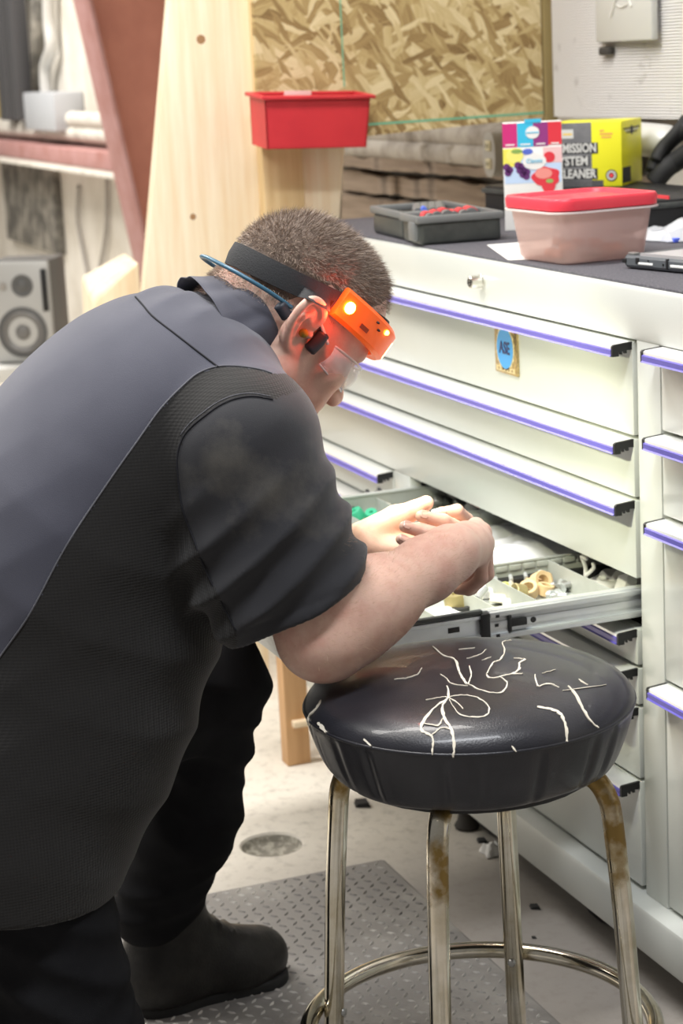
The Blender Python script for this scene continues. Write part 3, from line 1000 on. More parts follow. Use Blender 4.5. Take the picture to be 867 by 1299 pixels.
def divider(x0, y0, x1, y1, h=.040, lip=True):
    b = BM()
    d = Vector((x1 - x0, y1 - y0, 0)); L = d.length; u = d.normalized()
    Mx = basis((x0, y0, OZ0 + .002), u, (-u.y, u.x, 0))
    box(b, 0, L, -.0008, .0008, 0, h, 0, 0, Mx)
    if lip:
        box(b, 0, L, -.003, .003, h - .002, h, 0, 0, Mx)
        k = 0.012
        while k < L - .03:
            box(b, k, k + .020, -.0045, .0045, h - .013, h - .004, 0.001, 0, Mx); k += .024
    return obj('divider', b, MT['tray'], tray)


DX = -.285
divider(DX, OY0, DX, OY1)
divider(-.655, OY0, -.655, OY1)
for py in (-.30, -.205, -.135, -.012):
    divider(DX + .001, py, OX1 - .002, py, .036, False)
for py in (-.30, -.17, -.075):
    divider(OX0 + .002, py, -.656, py, .036, False)


def slide(xa, s):
    """telescopic slide on one flank of the drawer; s=+1 right flank"""
    b = BM()
    x = xa
    # outer (cabinet) member, front end at about Y=-.24
    def bar(y0, y1, dx0, dx1, z0, z1, bev=.0008): box(b, x + s * dx0, x + s * dx1, y0, y1, z0, z1, bev)
    bar(-.236, .40, 0, .006, .5695, .6135)
    for z in (.5705, .6045): bar(-.236, .40, .004, .0125, z, z + .008, .0015)
    bar(-.236, .40, .006, .008, .586, .597)
    o = obj('slide_member', b, MT['zinc'], tray)
    b = BM(); bar(-.49, -.232, 0, .004, .5735, .6095)
    for z in (.574, .603): bar(-.49, -.232, .003, .008, z, z + .006, .0012)
    obj('inner_slide', b, MT['zinc'], tray)
    b = BM(); bar(-.250, -.236, .001, .0125, .571, .612, .002)
    # latch and holes
    bar(-.205, -.178, .0085, .0135, .587, .598, .001); bar(-.208, -.203, .0085, .0145, .580, .605, .001)
    lathe(b, [(0, .0002), (.0045, .0002), (.0045, -.002)], (x + s * .0088, -.166, .5915), 14, axis=(s, 0, 0))
    for z in (.577, .5915, .606): bar(-.228, -.222, .0122 if z != .5915 else .0085, .0130 if z != .5915 else .0092, z - .0022, z + .0022, 0)
    obj('slide_latch', b, MT['black_plastic'], tray)
    b = BM(); bar(-.300, -.282, .0035, .0050, .589, .597, .0005); obj('slide_slot', b, MT['black_plastic'], tray)
    b = BM(); bar(-.49, -.246, -.001, .009, .6105, .6175, .002); obj('dark_strip', b, MT['dark_grey_plastic'], tray)


slide(OX1 + .003, 1)
slide(OX0 - .003, -1)

# ------------------------------------------------------------------ things lying in the open drawer
ZF = OZ0 + .002


def dz(px, py, z=ZF + .014):
    p = on_z(px, py, z); return float(p[0]), float(p[1])


CREAM = mat('cream_nylon', (0.80, 0.74, 0.60), 0.5)
TANP = mat('tan_plastic', (0.66, 0.48, 0.27), 0.5)
GREENP = mat('green_plastic', (0.05, 0.42, 0.24), 0.4)
BLUEP = mat('light_blue_plastic', (0.20, 0.42, 0.78), 0.4)
OLIVE = mat('olive_brass', (0.42, 0.35, 0.17), 0.4, 0.5)


def ring(name, x, y, R, r, h, m, label, cat, group=None, tilt=0.0, z=ZF, az=0.0):
    b = BM(); lathe(b, [(r, 0), (R, 0), (R, h), (R * .93, h * 1.06), (r, h)], (0, 0, 0), 24, closed=True)
    bmesh.ops.transform(b, matrix=Matrix.Rotation(az, 4, 'Z') @ Matrix.Rotation(tilt, 4, 'X'), verts=b.verts)
    zm = min(v.co.z for v in b.verts)
    bmesh.ops.translate(b, verts=b.verts, vec=(x, y, z - zm))
    return tag(obj(name, b, m, None, 40, loc=(x, y, z)), label, cat, group)


def cap(name, x, y, R, h, m, label, cat, group=None, tilt=0.0, az=0.0, z=ZF):
    b = BM(); lathe(b, [(0, 0), (R * .8, 0), (R, h * .1), (R, h * .7), (R * .86, h), (R * .3, h), (R * .25, h * .8), (0, h * .8)], (0, 0, 0), 20)
    bmesh.ops.transform(b, matrix=Matrix.Rotation(az, 4, 'Z') @ Matrix.Rotation(tilt, 4, 'X'), verts=b.verts)
    zm = min(v.co.z for v in b.verts)
    bmesh.ops.translate(b, verts=b.verts, vec=(x, y, z - zm))
    return tag(obj(name, b, m, None, 40, loc=(x, y, z)), label, cat, group)


def bolt(name, x, y, L, r, m, label, cat, az, group=None, z=ZF, tilt=0.0):
    b = BM()
    lathe(b, [(0, 0), (r * 1.9, 0), (r * 1.9, r * 1.4), (r, r * 1.4), (r, L - r * .4), (r * .7, L), (0, L)], (0, 0, 0), 10)
    bmesh.ops.transform(b, matrix=Matrix.Rotation(az, 4, 'Z') @ Matrix.Rotation(math.radians(90) - tilt, 4, 'Y'), verts=b.verts)
    zm = min(v.co.z for v in b.verts)
    bmesh.ops.translate(b, verts=b.verts, vec=(x, y, z - zm))
    return tag(obj(name, b, m, None, 40, loc=(x, y, z)), label, cat, group)


G1 = 'white fittings in the drawer cell'
for i, (px, py, R, tl) in enumerate(((622, 746, .021, .25), (640, 741, .017, -.2), (655, 751, .015, .5), (634, 757, .016, .3), (648, 760, .012, .2))):
    x, y = dz(px, py)
    cap('white_grommet', x, y, R, .014, CREAM if i % 2 else MT['white_plastic'], ('large white grommet lying nearest the fist in its drawer cell', 'cream grommet against the divider, right of the large white one', 'white grommet tipped up beside the tan bushing cell', 'cream grommet in front of the large white one', 'smallest white grommet at the slide side of its cell')[i], 'grommet', G1, tl, i * 1.3)
G2 = 'tan bushings in the drawer cell'
for i, (px, py, R, tl) in enumerate(((664, 757, .017, 1.3), (672, 748, .015, .6), (683, 741, .017, 1.1), (690, 746, .013, .3), (676, 738, .013, .2), (694, 738, .012, .9))):
    x, y = dz(px, py)
    ring('tan_bushing', x, y, R, R * .6, .016, TANP if i != 0 else OLIVE, ('olive bushing standing on edge, left end of the bushing row', 'tan bushing leaning on the olive one', 'upright tan bushing in the middle of the bushing heap', 'small flat tan bushing right of the upright one', 'flat tan bushing at the back of the bushing heap', 'small tilted tan bushing nearest the silver bolts')[i], 'bushing', G2, tl, ZF, i * .9)
G3 = 'silver bolts in the drawer cell'
for i, (px, py, az) in enumerate(((697, 752, .5), (703, 745, 2.1), (708, 750, -.6), (699, 742, 1.2), (711, 744, 2.6))):
    x, y = dz(px, py)
    bolt('silver_bolt', x, y, .034, .005, MT['steel_dull'] if i % 2 else MT['zinc'], ('zinc bolt lying nearest the slide beside the bushings', 'dull steel bolt crossing the middle of the bolt pile', 'zinc bolt at the right end of the bolt pile', 'dull steel bolt touching the tan bushings', 'zinc bolt at the back of the bolt pile')[i], 'bolt', az, G3, ZF, .15)
# black fuse strip with silver clips along the divider
x, y = dz(655, 727, ZF + .02)
t = thing('clip_strip', 'black strip of silver clips along the drawer divider', 'clip strip', (DX + .022, -.08, ZF))
bm = BM(); box(bm, DX + .008, DX + .030, -.128, -.022, ZF, ZF + .020, 0.003); obj('strip', bm, MT['black_plastic'], t)
for k in range(4):
    bm = BM(); yy = -.118 + k * .026
    tube(bm, [(DX + .031, yy, ZF + .004), (DX + .033, yy, ZF + .022), (DX + .022, yy + .004, ZF + .024)], .0035, 8); obj('clip', bm, MT['zinc'], t)
for k, (yy) in enumerate((-.128, -.105)):
    bm = BM(); box(bm, DX + .034, DX + .044, yy - .004, yy + .004, ZF, ZF + .016 + .004 * k, 0.001)
    tag(obj('fuse', bm, mat('yellow_green_fuse' + str(k), (0.62, 0.66, 0.22), 0.4), None, 35, loc=(DX + .04, yy, ZF)), ['short yellow green fuse left of the black clip strip', 'taller yellow green fuse beside the black clip strip'][k], 'fuse')
bm = BM(); box(bm, DX + .008, DX + .034, .0, .110, ZF, ZF + .018, 0.003); tag(obj('black_rail', bm, MT['black_plastic'], None, 35, loc=(DX + .02, .05, ZF)), 'black plastic strip in the rear drawer cell behind the white clips', 'strip')


def crumple(name, cx, cy, sx, sy, h, m, label, cat, seed, z=ZF, n=14, lift=.0):
    """crumpled thin bag or paper: closed lumpy pillow"""
    r = np.random.default_rng(seed)
    b = BM()
    ph = r.uniform(0, 6.28, 12); fr = r.uniform(6, 18, 12)
    rows_t, rows_b = [], []
    for i in range(n + 1):
        a, c = [], []
        for j in range(n + 1):
            u, v = i / n * 2 - 1, j / n * 2 - 1
            e = max(0.0, (1 - u ** 4) * (1 - v ** 4))
            w = sum(math.sin(fr[k] * .35 * (u * math.cos(ph[k]) + v * math.sin(ph[k])) + ph[k]) for k in range(6)) / 6
            hh = h * e ** .5 * (.55 + .5 * w) + r.uniform(-.1, .1) * h * e
            ed = 1 + .10 * math.sin(5 * math.atan2(v, u) + ph[0])
            x, y = cx + sx * u * ed, cy + sy * v * ed
            a.append(b.verts.new((x, y, z + .002 + lift * (u + 1) + max(hh, .0008))))
            c.append(b.verts.new((x, y, z + .001 + lift * (u + 1))))
        rows_t.append(a); rows_b.append(c)
    for R_ in (rows_t, rows_b):
        for i in range(n):
            for j in range(n):
                f = (R_[i][j], R_[i + 1][j], R_[i + 1][j + 1], R_[i][j + 1])
                b.faces.new(f if R_ is rows_t else f[::-1])
    for i in range(n):
        for (a, c) in (((i, 0), (i + 1, 0)), ((i + 1, n), (i, n)), ((0, i + 1), (0, i)), ((n, i), (n, i + 1))):
            b.faces.new((rows_t[a[0]][a[1]], rows_b[a[0]][a[1]], rows_b[c[0]][c[1]], rows_t[c[0]][c[1]]))
    return tag(obj(name, b, m, None, 25, loc=(cx, cy, z)), label, cat)


BAG = mat('clear_poly_bag', (0.95, 0.96, 0.98), 0.12, 0, alpha=0.88, spec=0.8)
x, y = dz(655, 690, ZF + .02)
crumple('plastic_bag', x, y, .085, .12, .030, BAG, 'shiny white crumpled plastic bag in the middle of the open drawer', 'bag', 3)
x, y = dz(640, 672, ZF + .01)
crumple('plastic_bag', x - .02, y + .0, .06, .07, .020, BAG, 'clear crumpled plastic bag at the back, beside the red cap', 'bag', 5)
x, y = dz(752, 735); crumple('paper_packet', x, y + .01, .045, .040, .016, MT['paper'], 'flat white paper packet in the drawer cell nearest the chest', 'packet', 8)
x, y = dz(775, 728, ZF + .02); crumple('torn_wrapper', x - .01, y + .035, .03, .035, .038, MT['paper'], 'crumpled white wrapper standing in the cell nearest the chest', 'wrapper', 11)
x, y = dz(788, 735, ZF + .03)
bm = BM(); hexa(bm, [(x - .012, y - .012, ZF), (x + .016, y - .010, ZF), (x + .016, y + .012, ZF), (x - .012, y + .012, ZF)], [(x - .010, y + .002, ZF + .034), (x + .016, y + .006, ZF + .044), (x + .016, y + .022, ZF + .040), (x - .010, y + .018, ZF + .032)])
tag(obj('white_block', bm, MT['paper'], None, 35, loc=(x, y, ZF)), 'small white carton block at the right end of the open drawer', 'carton')
x, y = dz(742, 722, ZF + .03)
bm = BM()
tube(bm, catmull([(x, y, ZF), (x - .004, y + .004, ZF + .03), (x + .004, y - .006, ZF + .052), (x + .014, y - .002, ZF + .050)], 5), .0035, 8)
tube(bm, catmull([(x + .002, y, ZF + .02), (x + .018, y + .006, ZF + .034), (x + .022, y + .004, ZF + .045)], 5), .003, 8)
tag(obj('white_clip', bm, MT['white_plastic'], None, 180, loc=(x, y, ZF)), 'curly white plastic clip sticking up in the rear drawer cell', 'clip')
# left cells
for i, (px, py, m, lab, R) in enumerate(((455, 655, GREENP, 'bright green plastic cap in the left drawer cell', .016), (472, 655, GREENP, 'second green cap half hidden behind the open palm', .013), (447, 652, MT['black_plastic'], 'small black cap left of the green cap in the drawer', .011), (477, 640, BLUEP, 'light blue plastic cap in the left drawer cell', .020), (490, 648, CREAM, 'cream plug beside the blue cap in the drawer', .012))):
    x, y = dz(px, py, ZF + .012)
    cap('bottle_top', x, y, R, .020, m, lab, 'cap', None, .5, i * 1.1)
x, y = dz(480, 633, ZF + .02)
b = BM()
r = np.random.default_rng(2)
for k in range(9):
    p = Vector((x + r.uniform(-.018, .018), y + r.uniform(-.018, .018), ZF + .006))
    tube(b, catmull([p, p + Vector((r.uniform(-.014, .014), r.uniform(-.014, .014), .014)), p + Vector((r.uniform(-.02, .02), r.uniform(-.02, .02), r.uniform(.012, .034)))], 4), .0035, 7)
tag(obj('black_connector', b, MT['black_plastic'], None, 60, loc=(x, y, ZF)), 'black wire connector bundle behind the light blue cap', 'connector')
x, y = dz(610, 640, ZF + .015); cap('red_cap', x - .03, y + .01, .018, .02, MT['red_mark'], 'red cap at the back of the open drawer', 'cap', None, .4)
G4 = 'grey fittings at the drawer back'
for i, (px, py) in enumerate(((560, 632), (572, 636), (585, 640), (566, 640), (596, 650), (556, 640))):
    x, y = dz(px, py, ZF + .01)
    cap('grey_fitting', x, y, .013 + .002 * (i % 3), .016, [MT['dark_grey_plastic'], MT['white_plastic'], MT['steel_dull']][i % 3], ('black plastic fitting right behind the thumb tip', 'white plastic fitting between the black and steel ones behind the thumb', 'steel fitting behind the open fingers, left of the red cap', 'second black fitting behind the fingers', 'white plastic fitting nearest the clear bag', 'steel fitting leftmost behind the thumb')[i], 'fitting', G4, .6, i * .8)
# cell below the fist
x, y = dz(581, 762, ZF + .016); cap('brass_plug', x, y, .019, .026, OLIVE, 'olive brass plug under the working fist', 'plug', None, .15)
x, y = dz(592, 772, ZF + .006); ring('rubber_ring', x, y, .024, .016, .010, MT['rubber'], 'black rubber ring beside the brass plug', 'ring', None, .25)
x, y = dz(601, 763, ZF + .01); bolt('bolt', x, y, .045, .0045, MT['zinc'], 'bright bolt lying by the black rubber ring', 'bolt', 2.2, None, ZF, .3)
x, y = dz(598, 752, ZF + .012); cap('silver_nut', x, y, .012, .014, MT['zinc'], 'silver nut beside the olive brass plug', 'nut', None, .9)
x, y = dz(562, 772, ZF + .010); crumple('clear_sheet', x, y - .02, .035, .05, .012, BAG, 'clear plastic sheet below the fist in the drawer', 'sheet', 21)

# ------------------------------------------------------------------ things on the chest
ZM = ZT + .0045


def tz(px, py, z=ZM):
    return on_z(px, py, z)


# opened tool case
k0 = tz(531, 312); k1 = tz(640, 305); k2 = tz(478, 296)
cs = thing('tool_case', 'dark grey open tool case tray with red marked sockets beside the tub', 'tool case', (float(k0[0]) - .15, float(k0[1]) + .12, ZM))
cux = Vector((.10, 1, 0)); cl = .158
Mc = basis((k0[0], k0[1], ZM), cux, (-cux.y, cux.x, 0))
hC = .052
wC = .105
bm = BM()
box(bm, .004, cl, .0, wC, 0, hC * .82, 0.007, 0, Mc, 3)
obj('case_shell', bm, MT['dark_grey_plastic'], cs)
bm = BM()
for (a, b_, c, d) in ((-.002, cl + .004, -.006, .004), (-.002, cl + .004, wC - .004, wC + .006), (-.002, .008, 0, wC), (cl - .006, cl + .004, 0, wC)):
    box(bm, a, b_, c, d, hC * .74, hC, 0.003, 0, Mc)
obj('case_rim', bm, MT['mid_grey_plastic'], cs)
bm = BM(); box(bm, -.004, .030, .012, .05, .006, hC * .8, 0.005, 0, Mc); obj('latch', bm, MT['mid_grey_plastic'], cs)
# second half lies beyond
bm = BM(); box(bm, .01, cl, wC + .02, wC * 3.1, 0, hC * .74, 0.007, 0, Mc, 3); lid = obj('case_lid', bm, MT['dark_grey_plastic'], cs)
bm = BM()
for (a, b_, c, d) in ((.006, cl + .004, wC + .014, wC + .024), (.006, cl + .004, 3.1 * wC - .004, 3.1 * wC + .006), (.006, .016, wC + .02, 3.1 * wC), (cl - .006, cl + .004, wC + .02, 3.1 * wC)):
    box(bm, a, b_, c, d, hC * .74, hC, 0.003, 0, Mc)
obj('lid_rim', bm, MT['mid_grey_plastic'], lid)
bm = BM()
tube(bm, [Mc @ Vector((.03, wC + .012, hC * .5)), Mc @ Vector((cl - .02, wC + .012, hC * .5))], .006, 10); obj('hinge', bm, MT['dark_grey_plastic'], cs)
for i in range(6):
    xx = .035 + i * (cl - .06) / 6
    bm = BM()
    tube(bm, [Mc @ Vector((xx, .03 + .01 * (i % 2), hC * .86)), Mc @ Vector((xx + .012, .105, hC * .86))], .0085 + .002 * (i % 3), 12)
    s = obj('socket', bm, MT['mid_grey_plastic'], cs)
    bm = BM(); pA = Mc @ Vector((xx + .003, .055, hC * .86)); pB = Mc @ Vector((xx + .006, .085, hC * .86))
    tube(bm, [pA, pB], .0102 + .002 * (i % 3), 12); obj('red_band', bm, MT['red_mark'], s)
for i in range(4):
    xx = .05 + i * (cl - .1) / 4
    bm = BM(); tube(bm, [Mc @ Vector((xx, wC + .05, hC * .84)), Mc @ Vector((xx + .045, wC * 2.9, hC * .84))], .011, 10); obj('lid_tool', bm, MT['mid_grey_plastic'], cs)
bm = BM(); tube(bm, [Mc @ Vector((cl * .35, wC + .03, hC)), Mc @ Vector((cl * .4, wC + .06, hC))], .006, 8); obj('blue_tip', bm, mat('blue_tip_plastic', (0.12, 0.2, 0.75), 0.4), cs)

# food tub with red lid
PLAST = mat('frosted_tub_plastic', (0.96, 0.80, 0.78), 0.28, 0)
nt, b = nd(PLAST)
tl_ = nt.nodes.new('ShaderNodeBsdfTranslucent'); tl_.inputs['Color'].default_value = (0.98, 0.88, 0.86, 1)
tp_ = nt.nodes.new('ShaderNodeBsdfTransparent'); tp_.inputs['Color'].default_value = (1.0, 0.93, 0.91, 1)
mxa = nt.nodes.new('ShaderNodeMixShader'); mxa.inputs[0].default_value = 0.5
nt.links.new(b.outputs[0], mxa.inputs[1]); nt.links.new(tl_.outputs[0], mxa.inputs[2])
mxs = nt.nodes.new('ShaderNodeMixShader'); mxs.inputs[0].default_value = 0.58
nt.links.new(mxa.outputs[0], mxs.inputs[1]); nt.links.new(tp_.outputs[0], mxs.inputs[2])
nt.links.new(mxs.outputs[0], nt.nodes['Material Output'].inputs['Surface'])
REDLID = mat('red_lid_plastic', (0.82, 0.055, 0.085), 0.35, sss=0.1)
tub = thing('food_tub', 'translucent plastic food tub with a red lid on the chest', 'tub', (-.376, .110, ZM + .0016))


def rrect(hx, hy, r, n=7):
    out = []
    for (cx, cy, a0) in ((hx - r, hy - r, 0), (-hx + r, hy - r, 90), (-hx + r, -hy + r, 180), (hx - r, -hy + r, 270)):
        for k in range(n + 1):
            a = math.radians(a0 + 90 * k / n); out.append((cx + r * math.cos(a), cy + r * math.sin(a)))
    return out


def loft(bm, layers, Mx, mat_=0, cap0=True, cap1=True):
    rings = [[bm.verts.new(Mx @ Vector((x, y, z))) for x, y in pts] for pts, z in layers]
    n = len(rings[0])
    for A_, B_ in zip(rings, rings[1:]):
        for k in range(n):
            l = (k + 1) % n
            bm.faces.new((A_[k], A_[l], B_[l], B_[k])).material_index = mat_
    if cap0: bm.faces.new(rings[0][::-1]).material_index = mat_
    if cap1: bm.faces.new(rings[-1]).material_index = mat_


TUBC = (-.376, .110)
Mtub = Matrix.Translation((TUBC[0], TUBC[1], ZM + .0016)) @ Matrix.Rotation(math.radians(3), 4, 'Z')
HB, HTp = .080, .0925
bm = BM()
loft(bm, [(rrect(HB - .006, HB - .006, .024), 0), (rrect(HB, HB, .028), .006), (rrect(HTp - .003, HTp - .003, .032), .074), (rrect(HTp - .002, HTp - .002, .032), .086),
          (rrect(HTp - .0036, HTp - .0036, .031), .086), (rrect(HTp - .0048, HTp - .0048, .031), .074), (rrect(HB - .0018, HB - .0018, .027), .008), (rrect(HB - .008, HB - .008, .024), .002)], Mtub)
obj('tub_body', bm, PLAST, tub, 50)
bm = BM()
loft(bm, [(rrect(HTp - .002, HTp - .002, .032), .0785), (rrect(HTp + .006, HTp + .006, .034), .0790), (rrect(HTp + .0065, HTp + .0065, .034), .0815), (rrect(HTp - .001, HTp - .001, .032), .083)], Mtub)
obj('tub_flange', bm, mat('frosted_flange', (0.86, 0.78, 0.76), 0.3), tub, 50)
bm = BM()
loft(bm, [(rrect(HTp + .001, HTp + .001, .032), .0835), (rrect(HTp + .0045, HTp + .0045, .034), .0840), (rrect(HTp + .0055, HTp + .0055, .034), .098), (rrect(HTp + .003, HTp + .003, .033), .1025), (rrect(HTp - .006, HTp - .006, .028), .1025),
          (rrect(HTp - .012, HTp - .012, .024), .0965), (rrect(HTp - .030, HTp - .030, .02), .0965), (rrect(HTp - .034, HTp - .034, .02), .0985)], Mtub)
obj('lid', bm, REDLID, tub, 40)
bm = BM()
r = np.random.default_rng(5)
for k in range(16):
    p = Mtub @ Vector((r.uniform(-.055, .055), r.uniform(-.055, .055), .011 + .006 * (k % 3)))
    lathe(bm, [(0, -.008), (.010, -.006), (.013, 0), (.010, .006), (0, .008)], p, 8)
o = obj('tub_contents', bm, mat('salmon_bits', (0.80, 0.38, 0.26), 0.6), tub, 60); o['kind'] = 'stuff'

q = tz(650, 322)
bm = BM()
P4 = [tz(618, 311), tz(645, 330), tz(700, 329), tz(700, 305)]
hexa(bm, [(p[0], p[1], ZM) for p in P4], [(p[0], p[1], ZM + .0006) for p in P4])
tag(obj('paper_sheet', bm, MT['paper'], None, None, loc=(float(q[0]), float(q[1]), ZM)), 'white paper sheet lying under the red lidded tub', 'paper')

# grey device with ports along its edge
d0 = tz(788, 340); d1 = tz(880, 349)
du = Vector((d1[0] - d0[0], d1[1] - d0[1], 0)).normalized()
Md = basis((d0[0], d0[1], ZM), du, (-du.y, du.x, 0))
gd = thing('grey_device', 'dark grey device with silver top and ports along its edge', 'device', (float(d0[0]), float(d0[1]), ZM))
bm = BM()
loft(bm, [(rrect(.115, .075, .014), .002), (rrect(.118, .078, .016), .006), (rrect(.118, .078, .016), .0165), (rrect(.115, .075, .014), .0205)], Md @ Matrix.Translation((.118, .078, 0)))
obj('device_body', bm, mat('slate_device_plastic', (0.10, 0.11, 0.12), 0.4), gd)
bm = BM(); prism(bm, [(.042, .004), (.055, .012), (.055, .15), (.23, .15), (.23, .004)], Md @ Matrix.Translation((0, 0, .0205)), .0045); obj('silver_top', bm, mat('silver_panel', (0.55, 0.53, 0.54), 0.35, 0.3), gd)
for (xa, xb_, za, zb_, m) in ((.004, .014, .009, .015, 'black_plastic'), (.042, .076, .008, .0115, 'white_trim'), (.036, .044, .009, .018, 'black_plastic'), (.064, .0665, .0135, .016, 'black_plastic'), (.098, .101, .009, .0125, 'black_plastic'), (.106, .111, .004, .02, 'black_plastic'), (.116, .16, .008, .012, 'white_trim')):
    bm = BM(); box(bm, xa, xb_, -.0012, .003, za, zb_, 0.0006, 0, Md); obj('port', bm, MT[m], gd)
bm = BM(); box(bm, .012, .028, .004, .016, .0205, .0245, 0.0015, 0, Md); obj('button_block', bm, MT['steel_dull'], gd)

# black case behind, pouch of clear packaging, black hose bundle
b0 = tz(742, 258); b1 = tz(870, 280)
zc = ZM
bk = thing('black_case', 'flat black plastic case with a red stripe behind the tub', 'case', (-1.0, .50, ZM))
q0 = on_z(800, 283, ZM); q1 = on_z(880, 287, ZM)
bm = BM(); box(bm, -1.30, -.62, .365, .600, ZM, ZM + .062, 0.006); obj('case_body', bm, MT['black_plastic'], bk)
bm = BM(); box(bm, -1.305, -.615, .360, .602, ZM + .046, ZM + .056, 0.003); obj('case_rib', bm, MT['dark_grey_plastic'], bk)
q = on_y(840, 249, .364); bm = BM(); box(bm, q[0] - .045, q[0] + .035, .3575, .3595, q[2] - .003, q[2] + .003); obj('red_stripe', bm, MT['red_mark'], bk)
x, y = float(tz(845, 305)[0]), float(tz(845, 305)[1])
crumple('blister_pack', x - .02, y + .03, .07, .055, .036, mat('clear_blister', (0.72, 0.74, 0.78), 0.15, 0, alpha=0.7, spec=0.8), 'clear blister pack lying between the tub and the grey device', 'package', 33, ZM, 12)
bm = BM(); box(bm, x + .00, x + .05, y - .012, y + .0, ZM, ZM + .008, 0.002); tag(obj('blue_clip', bm, mat('blue_clip_plastic', (0.10, 0.16, 0.75), 0.4), None, 35, loc=(x, y, ZM)), 'small blue clip beside the clear blister pack', 'clip')
hz = ZM + .063
b = BM()
for (pts, rr) in (([(828, 218), (838, 195), (852, 178), (875, 160)], .016), ([(830, 232), (845, 214), (858, 205), (880, 190)], .020), ([(832, 204), (842, 186), (858, 168), (872, 150)], .012)):
    tube(b, catmull([tuple(on_y(px, py, .60 + .02 * i)) for i, (px, py) in enumerate(pts)], 6), rr, 12)
tag(obj('hose_bundle', b, MT['rubber'], None, 180, loc=tuple(on_y(845, 232, .6))), 'bundle of thick black hoses leaning right of the yellow box', 'hose')
bm = BM(); lathe(bm, [(0, -.07), (.028, -.07), (.034, -.05), (.034, .05), (.02, .07), (0, .075)], tuple(on_y(828, 178, .66)), 18, axis=(1, .1, -.05)); tag(obj('grey_canister', bm, MT['conduit'], None, 40, loc=tuple(on_y(828, 178, .66))), 'grey rounded canister behind the black hoses', 'canister')

# cartons
ZC = ZM + .063


def carton(name, corner, ang, w, d, h, m, label, group=None):
    """box whose near left bottom corner is `corner`; width along ang"""
    t = thing(name, label, 'carton', tuple(corner), group)
    Mx = Matrix.Translation(corner) @ Matrix.Rotation(ang, 4, 'Z')
    b = BM(); box(b, 0, w, 0, d, 0, h, 0.0012, 0, Mx)
    obj('carton_body', b, m, t)
    return t, Mx


# yellow and grey cleaner carton: broad printed face to the left, plain end to the right
CARD_GREY = mat('grey_box_card', (0.15, 0.15, 0.16), 0.5, 0, ((0.24, 0.24, 0.25), 14, 0.4, 0.7))
INK_LIGHT = mat('pale_grey_ink', (0.62, 0.62, 0.60), 0.6)
INK_DARK = mat('dark_ink', (0.03, 0.03, 0.035), 0.6)
E0 = Vector((-.972, .510, ZC)); hY = .124
uL = Vector((math.cos(math.radians(-134)), math.sin(math.radians(-134)), 0)); uR = Vector((math.cos(math.radians(136)), math.sin(math.radians(136)), 0))
wL, wR = .150, .150
yc = thing('cleaner_carton', 'yellow and grey cleaner carton with bold block lettering', 'carton', tuple(E0))


def on_face(o, x, z, x1, z1, out, ux):
    """matrix of a patch on a carton face: o corner, ux along the face, out the outward normal"""
    return basis(Vector(o) + Vector(ux) * x + Vector((0, 0, z)) + Vector(out) * .0004, ux, (0, 0, 1))


nL = Vector((uL.y, -uL.x, 0)); nL = nL if nL.x > 0 else -nL
nR = Vector((uR.y, -uR.x, 0)); nR = nR if nR.y > 0 else -nR
OL = E0 + uL * wL                                   # left foot of the printed face, reading direction back to E0
rL = -uL


def solid(o, a, la, b_, lb, h, bev=.001):
    bm = BM(); p = Vector(o)
    q = [p, p + a * la, p + a * la + b_ * lb, p + b_ * lb]
    hexa(bm, q, [v + Vector((0, 0, h)) for v in q], 0, bev)
    return bm


obj('carton_body', solid(OL, rL, wL, uR, wR, hY), MT['yellow_card'], yc)


def patch(name, o, ux, out, x0, x1, z0, z1, m, parent, d=.0005):
    bm = BM()
    box(bm, x0, x1, z0, z1, -.0003, d, 0, 0, basis(Vector(o), ux, (0, 0, 1)) if Vector(ux).cross(Vector((0, 0, 1))).dot(out) > 0 else basis(Vector(o), ux, (0, 0, 1)) @ Matrix.Diagonal((1, 1, -1, 1)))
    return obj(name, bm, m, parent, None)


def ftext(name, txt, o, ux, x, z, size, m, parent, width=None, bold=0.0, d=.0008):
    M_ = basis(Vector(o), ux, (0, 0, 1)) @ Matrix.Translation((x, z, d))
    return lettering(name, txt, M_, size, m, parent, .0003, width, bold)


patch('grey_print', OL, rL, nL, 0, wL * .60, 0, hY, CARD_GREY, yc)
patch('dark_hem', OL, rL, nL, 0, wL * .75, 0, hY * .10, mat('charcoal_print', (0.07, 0.07, 0.075), 0.6), yc)
for i, (tx, z) in enumerate((('TRANSMISSION', .60), ('SYSTEM', .40), ('CLEANER', .20))):
    wdt = (.125, .068, .080)[i]
    xr = wL * (.665, .55, .655)[i]
    patch('letter_shadow', OL, rL, nL, max(.001, xr - wdt - .003), xr + .003, hY * (z - .085), hY * (z + .085), INK_DARK, yc, .0006)
    ftext('lettering', tx, OL, rL, xr - wdt / 2, hY * z, .024, INK_LIGHT, yc, wdt, .0007, .0012)
patch('small_emblem', OL, rL, nL, wL * .20, wL * .36, hY * .76, hY * .90, INK_LIGHT, yc, .0007)
patch('small_emblem', OL, rL, nL, wL * .22, wL * .34, hY * .81, hY * .84, mat('amber_ink', (0.8, 0.55, 0.1), 0.6), yc, .0009)
ORG = mat('orange_ink', (0.80, 0.42, 0.10), 0.6)
for i, (x, wd) in enumerate(((.74, .06), (.80, .17), (.80, .13))):
    patch('tagline', OL, rL, nL, wL * (x - wd / 2), wL * (x + wd / 2), hY * (.85 - .05 * i), hY * (.88 - .05 * i), ORG, yc)
bm = BM()
lathe(bm, [(0, .0004), (.0115, .0004), (.0115, .0008), (.0, .0008)], OL + rL * wL * .86 + Vector((0, 0, hY * .17)), 24, axis=nL); obj('round_seal', bm, INK_DARK, yc)
